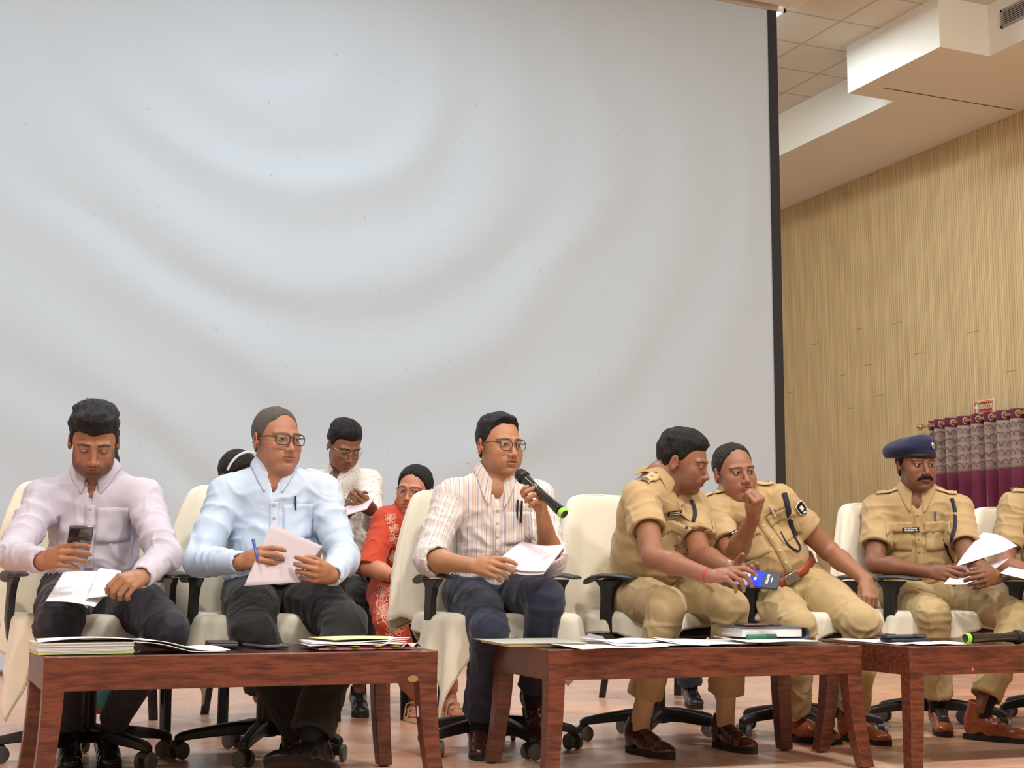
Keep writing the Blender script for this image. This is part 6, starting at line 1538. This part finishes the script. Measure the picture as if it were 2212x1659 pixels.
# woman in orange: bangle, white thread embroidery, sandals
I = P['w1']; band(I, 'l', .22, .0310, .0032, mat('dark red bangle', (130, 24, 30), .3), 'bangle')
M_THR = mat('pale embroidery thread', (232, 170, 150), .6)
def flower(cx_0, cy_0, r, n, seed, what='all'):
    rg = random.Random(seed); out = []
    for k in range(n):
        a = 2*PI*k/n+rg.uniform(-.15, .15); l = r*rg.uniform(.75, 1.15); w_ = .26
        out.append([(cx_0+l*u*math.cos(a)+l*w_*math.sin(PI*u)*s*-math.sin(a), cy_0+l*u*math.sin(a)*1.0+l*w_*math.sin(PI*u)*s*math.cos(a)) for s, us in ((1, np.linspace(.12, 1, 6)), (-1, np.linspace(1, .12, 6))) for u in us])
    return out
for c4 in ((828, 1322, 30, 17, 1), (828, 1322, 17, 11, 9), (826, 1282, 18, 12, 2), (852, 1358, 20, 12, 6), (842, 1120, 13, 9, 3), (850, 1142, 13, 11, 4), (850, 1164, 12, 9, 7), (846, 1200, 12, 9, 5)):
    e = MB(); path = []
    for c_ in flower(*c4):
        q = [pick(I, x, y, 'all', .002) for x, y in c_]; q = [p_[0]-I['loc'] for p_ in q if p_ is not None]
        if len(q) > 3 and max(np.linalg.norm(q[i+1]-q[i]) for i in range(len(q)-1)) < .05 and (not path or np.linalg.norm(q[0]-path[-1]) < .06): path += q
    if len(path) > 6: e.tube(path, .0019, 5); e.build('embroidery', M_THR, I['shirt'])
for q in 'lr':
    j = I['J'][q]; td = camv(j['a'], (.25, 0, 1)); td[2] = 0; x, d, z = frame(td); o_ = j['a'].copy(); o_[2] = 0; o_ = o_-I['loc']
    b = MB(); ring = [(.038*math.copysign(abs(math.cos(t))**.7, math.cos(t)), .055+.125*math.sin(t)) for t in np.linspace(0, 2*PI, 31)[:-1]]
    b.loft([[o_+x*u+d*v+z*h_ for u, v in ring] for h_ in (.002, .02)]); sd = b.build('sandal', mat('beige sandal', (206, 170, 136), .6), I['root'])
    G = Field((-.05, -.06, 0), (.05, .18, .12), .004); G.cone((0, -.02, .10), (0, -.01, .05), .030, .034, .01); G.cone((0, -.01, .045), (0, .10, .036), .028, .024, .02)
    for k in range(5): G.cone((-.024+.012*k, .11, .032), (-.026+.0125*k, .150-.005*abs(k-1), .029), .011, .0085, .003)
    V, Q = G.mesh(); ft = npmesh('foot', V@np.stack([x, d, z], 0)+o_, Q, mat('foot skin', (186, 128, 100), .5), I['root'])
    b = MB()
    for yy, hh_ in ((.10, .062), (.045, .082)): b.tube([o_+x*-.036+d*yy+z*.02, o_+x*-.026+d*yy+z*(hh_-.008), o_+d*yy+z*hh_, o_+x*.026+d*yy+z*(hh_-.008), o_+x*.036+d*yy+z*.02], .007, 8, flat=.5)
    b.build('strap', mat('beige sandal', (206, 170, 136), .6), sd)

# ------------------------------------------------------------------ held things
def panel(name, c, w, h, t, yaw, pitch, roll, m, lab, cat, bevel=.004, group=None):
    "a flat box; its face (local Y) is turned by yaw and pitch from facing the hall"
    Rm = toward(c, yaw, pitch, roll); e = empty(name, (0, 0, 0), 0, lab, cat, group); M = Matrix(Rm.tolist()).to_4x4(); M.translation = Vector(c); e.matrix_world = M
    MB().box((0, 0, 0), (w, t, h)).build('case', m, e, bevel=bevel, seg=3); return e
# phone of man 1: its back is towards us behind the fingers
I = P['m1']; f_ = I['J']['l']['f']; kY = f_[1][1][1]
c = aY(171, 1172, kY+.030); e = panel('mobile_phone', c, .074, .155, .009, 3, 50, 2, mat('dark grey phone back', (74, 74, 80), .15, coat=.6), 'dark grey phone held up by the man in the pale lilac shirt', 'phone')
b = MB(); b.box((.020, .0052, .052), (.030, .003, .038)); b.build('camera_island', M_TAG, e, bevel=.001)
for zz in (.062, .050, .038): b = MB(); b.lathe([(.001, .0012), (.0045, .001), (.005, 0)], (.026, .0066, zz), (0, 1, 0), 12); b.build('camera_lens', M_SCR, e)
# papers on his lap
def Q4(pts): return [aY(x, y, Y_) for x, y, Y_ in pts]
yl = 4.80
g0 = Q4([(98, 1299, 4.66), (205, 1311, 4.60), (262, 1240, 4.84), (137, 1236, 4.92)])
paper('paper_sheet', sheetgrid(*g0, 20, curl=lambda u, v: (0, 0, .006*math.sin(u*PI))), M_PRINT, None, 'printed sheet lying across the lap of the man with the phone', 'paper', None, .0012)
g1 = Q4([(176, 1296, 4.64), (238, 1290, 4.60), (262, 1236, 4.80), (203, 1228, 4.86)])
G_ = sheetgrid(*g1, 30, curl=lambda u, v: (0, -.004, .004))
for i in range(G_.shape[0]):
    for j in range(8):
        a = (7-j)/7*PI*.9; G_[i, j] = G_[i, 8]-(G_[i, 12]-G_[i, 8])/np.linalg.norm(G_[i, 12]-G_[i, 8])*.016*math.sin(a)+A3(0, 0, -.016*(1-math.cos(a)))
paper('folded_sheet', G_, M_PAPER, None, 'curled white page turned back over the sheet on the lap, held by the left hand', 'paper', None, .0012)
# sheet and pen of man 2
I = P['m2']; yk = (I['J']['l']['f'][1][2][1]+I['J']['r']['f'][1][2][1])/2+.022
g0 = [aY(527, 1266, yk-.05), aY(649, 1258, yk-.035), aY(697, 1180, yk+.055), aY(586, 1131, yk+.075)]
paper('paper_sheet', sheetgrid(*g0, 20, curl=lambda u, v: (0, .010*math.sin(v*PI)*u, 0)), mat('back of a grey lilac sheet', (184, 172, 178), .7), None, 'plain sheet held in both hands of the man in the light blue shirt', 'paper', None, .0012)
f_ = I['J']['l']['f']; kc = (f_[0][1]+f_[0][2])/2
def pen(name, a, b_, col, lab, r=.0045):
    e = empty(name, tuple(a), 0, lab, 'pen'); d = np.asarray(b_)-a; b = MB(); b.cyl((0, 0, 0), d*.66, r); b.tube([d*.66, d*.95, d], [r, r*.7, .0008], 10); b.build('barrel', mat('pen body '+lab[:8], col, .3), e); b = MB(); b.cyl(-d*.02, d*.28, r*1.15); b.build('cap', mat('pen cap '+lab[:8], tuple(int(v*.8) for v in col), .35), e)
pen('ballpoint_pen', aY(547, 1166, kc[1]-.012), aY(557, 1212, kc[1]-.045), (52, 76, 190), 'blue ballpoint pen upright between the fingers of the man in light blue')
# papers of the speaking man
I = P['m3']; f_ = I['J']['l']['f']; yk = f_[1][2][1]
g0 = [aY(1070, 1216, yk+.03), aY(1178, 1234, yk-.05), aY(1224, 1174, yk+.0), aY(1128, 1176, yk+.12)]
paper('paper_sheet', sheetgrid(*g0, 24, curl=lambda u, v: (0, 0, .012*math.sin(v*2)*(1-u)-.012*math.sin(u*PI))), M_PAPERP, None, 'white sheet held level by the man with the microphone, topmost of two', 'paper', 'sheets held by the speaking man', .0012)
g0 = [p_+A3(-.004, .006, -.010) for p_ in g0]
paper('paper_sheet', sheetgrid(*g0, 24, curl=lambda u, v: (0, 0, -.014*math.sin(u*PI))), M_PAPER, None, 'white sheet held by the man with the microphone, underneath the other', 'paper', 'sheets held by the speaking man', .0012)
# his microphone
j = I['J']['r']; N_ = j['Nh']/np.linalg.norm(j['Nh']); N_ = N_-j['D']*(N_@j['D']); N_ /= np.linalg.norm(N_)
pc = j['w']+j['D']*.088-N_*.031
hd_ = aY(1127, 1028, pc[1]+.055); tl = hd_+(aY(1200, 1094, pc[1]-.10)-hd_); dm = (hd_-tl)/np.linalg.norm(hd_-tl)
x, d, z = frame(dm, (0, 1, 0)); mic(Vector(hd_-dm*.012), Matrix(np.stack([x, -z, dm], 1).tolist()) if np.linalg.det(np.stack([x, -z, dm], 1)) > 0 else Matrix(np.stack([x, z, dm], 1).tolist()), 'black microphone with a lime ring raised to the mouth of the speaking man', L_=.235)
# phone of the leaning officer
I = P['o4']; yk = (I['J']['l']['f'][0][3][1])+.02
c = aY(1637, 1252, yk+.0); e = panel('mobile_phone', c, .158, .078, .010, -12, -42, 7, mat('dark phone frame', (40, 42, 50), .3), 'phone with a bright blue and grey screen under the fingers of the leaning officer', 'phone')
def emis(name, col, s): return mat(name, col, .3, emit=(col, s))
for x0, w_, m_ in ((.052, .048, emis('screen pale lilac', (186, 190, 226), .55)), (.004, .048, emis('screen blue', (20, 50, 235), .9)), (-.049, .056, emis('screen slate', (54, 60, 72), .4))):
    b = MB(); b.box((x0, .0055, 0), (w_, .001, .072)); b.build('screen_area', m_, e)
b = MB(); rg = random.Random(4)
for k in range(5): b.box((-.036-.004*rg.random(), .0063, .020-.009*k), (.009, .001, .006))
b.box((-.052, .0063, .0), (.003, .001, .022)); b.box((.008, .0063, .004), (.009, .001, .024)); b.build('screen_text', emis('screen white', (235, 238, 245), 1.), e)
b = MB(); b.lathe([(.001, .001), (.0055, .001), (.0055, 0)], (.060, .0058, -.020), (0, 1, 0), 14); b.build('call_button', emis('screen red', (230, 60, 90), .8), e)
# papers of the officer in the beret
I = P['o6']; yk = I['J']['l']['f'][1][2][1]+.02
g0 = [aY(2038, 1262, yk-.02), aY(2112, 1258, yk-.08), aY(2180, 1206, yk-.03), aY(2074, 1222, yk+.03)]
paper('paper_sheet', sheetgrid(*g0, 24, curl=lambda u, v: (0, 0, -.006*math.sin(u*PI))), M_PAPERP, None, 'lower sheet held by the officer in the beret, tilted down', 'paper', None, .0012)
g0 = [aY(2064, 1224, yk-.01), aY(2168, 1192, yk-.07), aY(2198, 1180, yk+.0), aY(2122, 1150, yk+.10)]
paper('paper_sheet', sheetgrid(*g0, 24, curl=lambda u, v: (0, .008*math.sin(v*PI), .016*math.sin(u*PI)*v)), mat('lilac white sheet', (224, 216, 234), .7), None, 'upper sheet curling up in the hands of the officer in the beret', 'paper', None, .0012)
I = P['o7']; g0 = [aY(2160, 1238, 4.62), aY(2260, 1262, 4.55), aY(2290, 1248, 4.75), aY(2180, 1224, 4.8)]
paper('paper_sheet', sheetgrid(*g0, 10), M_PAPER, None, 'white sheet on the lap of the officer cut off by the right edge', 'paper', None, .0012)
# notepad of the man writing in the second row
I = P['b1']; yk = I['J']['r']['f'][1][2][1]-.02
g0 = [aY(733, 1118, yk-.02), aY(792, 1100, yk-.06), aY(808, 1076, yk+.0), aY(778, 1074, yk+.10)]
paper('note_pad', sheetgrid(g0[0], g0[1], g0[2], aY(745, 1096, yk+.08), 12), mat('pad paper', (212, 198, 206), .7), None, 'small pad of paper held by the man writing in the second row', 'note pad', None, .006)
pen('ballpoint_pen', aY(752, 1078, I['J']['l']['f'][0][3][1]-.02), aY(775, 1092, I['J']['l']['f'][0][3][1]-.04), (150, 200, 180), 'pale green pen of the man writing in the second row', .0035)
# white strap and printed cloth beside the teal sitter
I = P['w2']
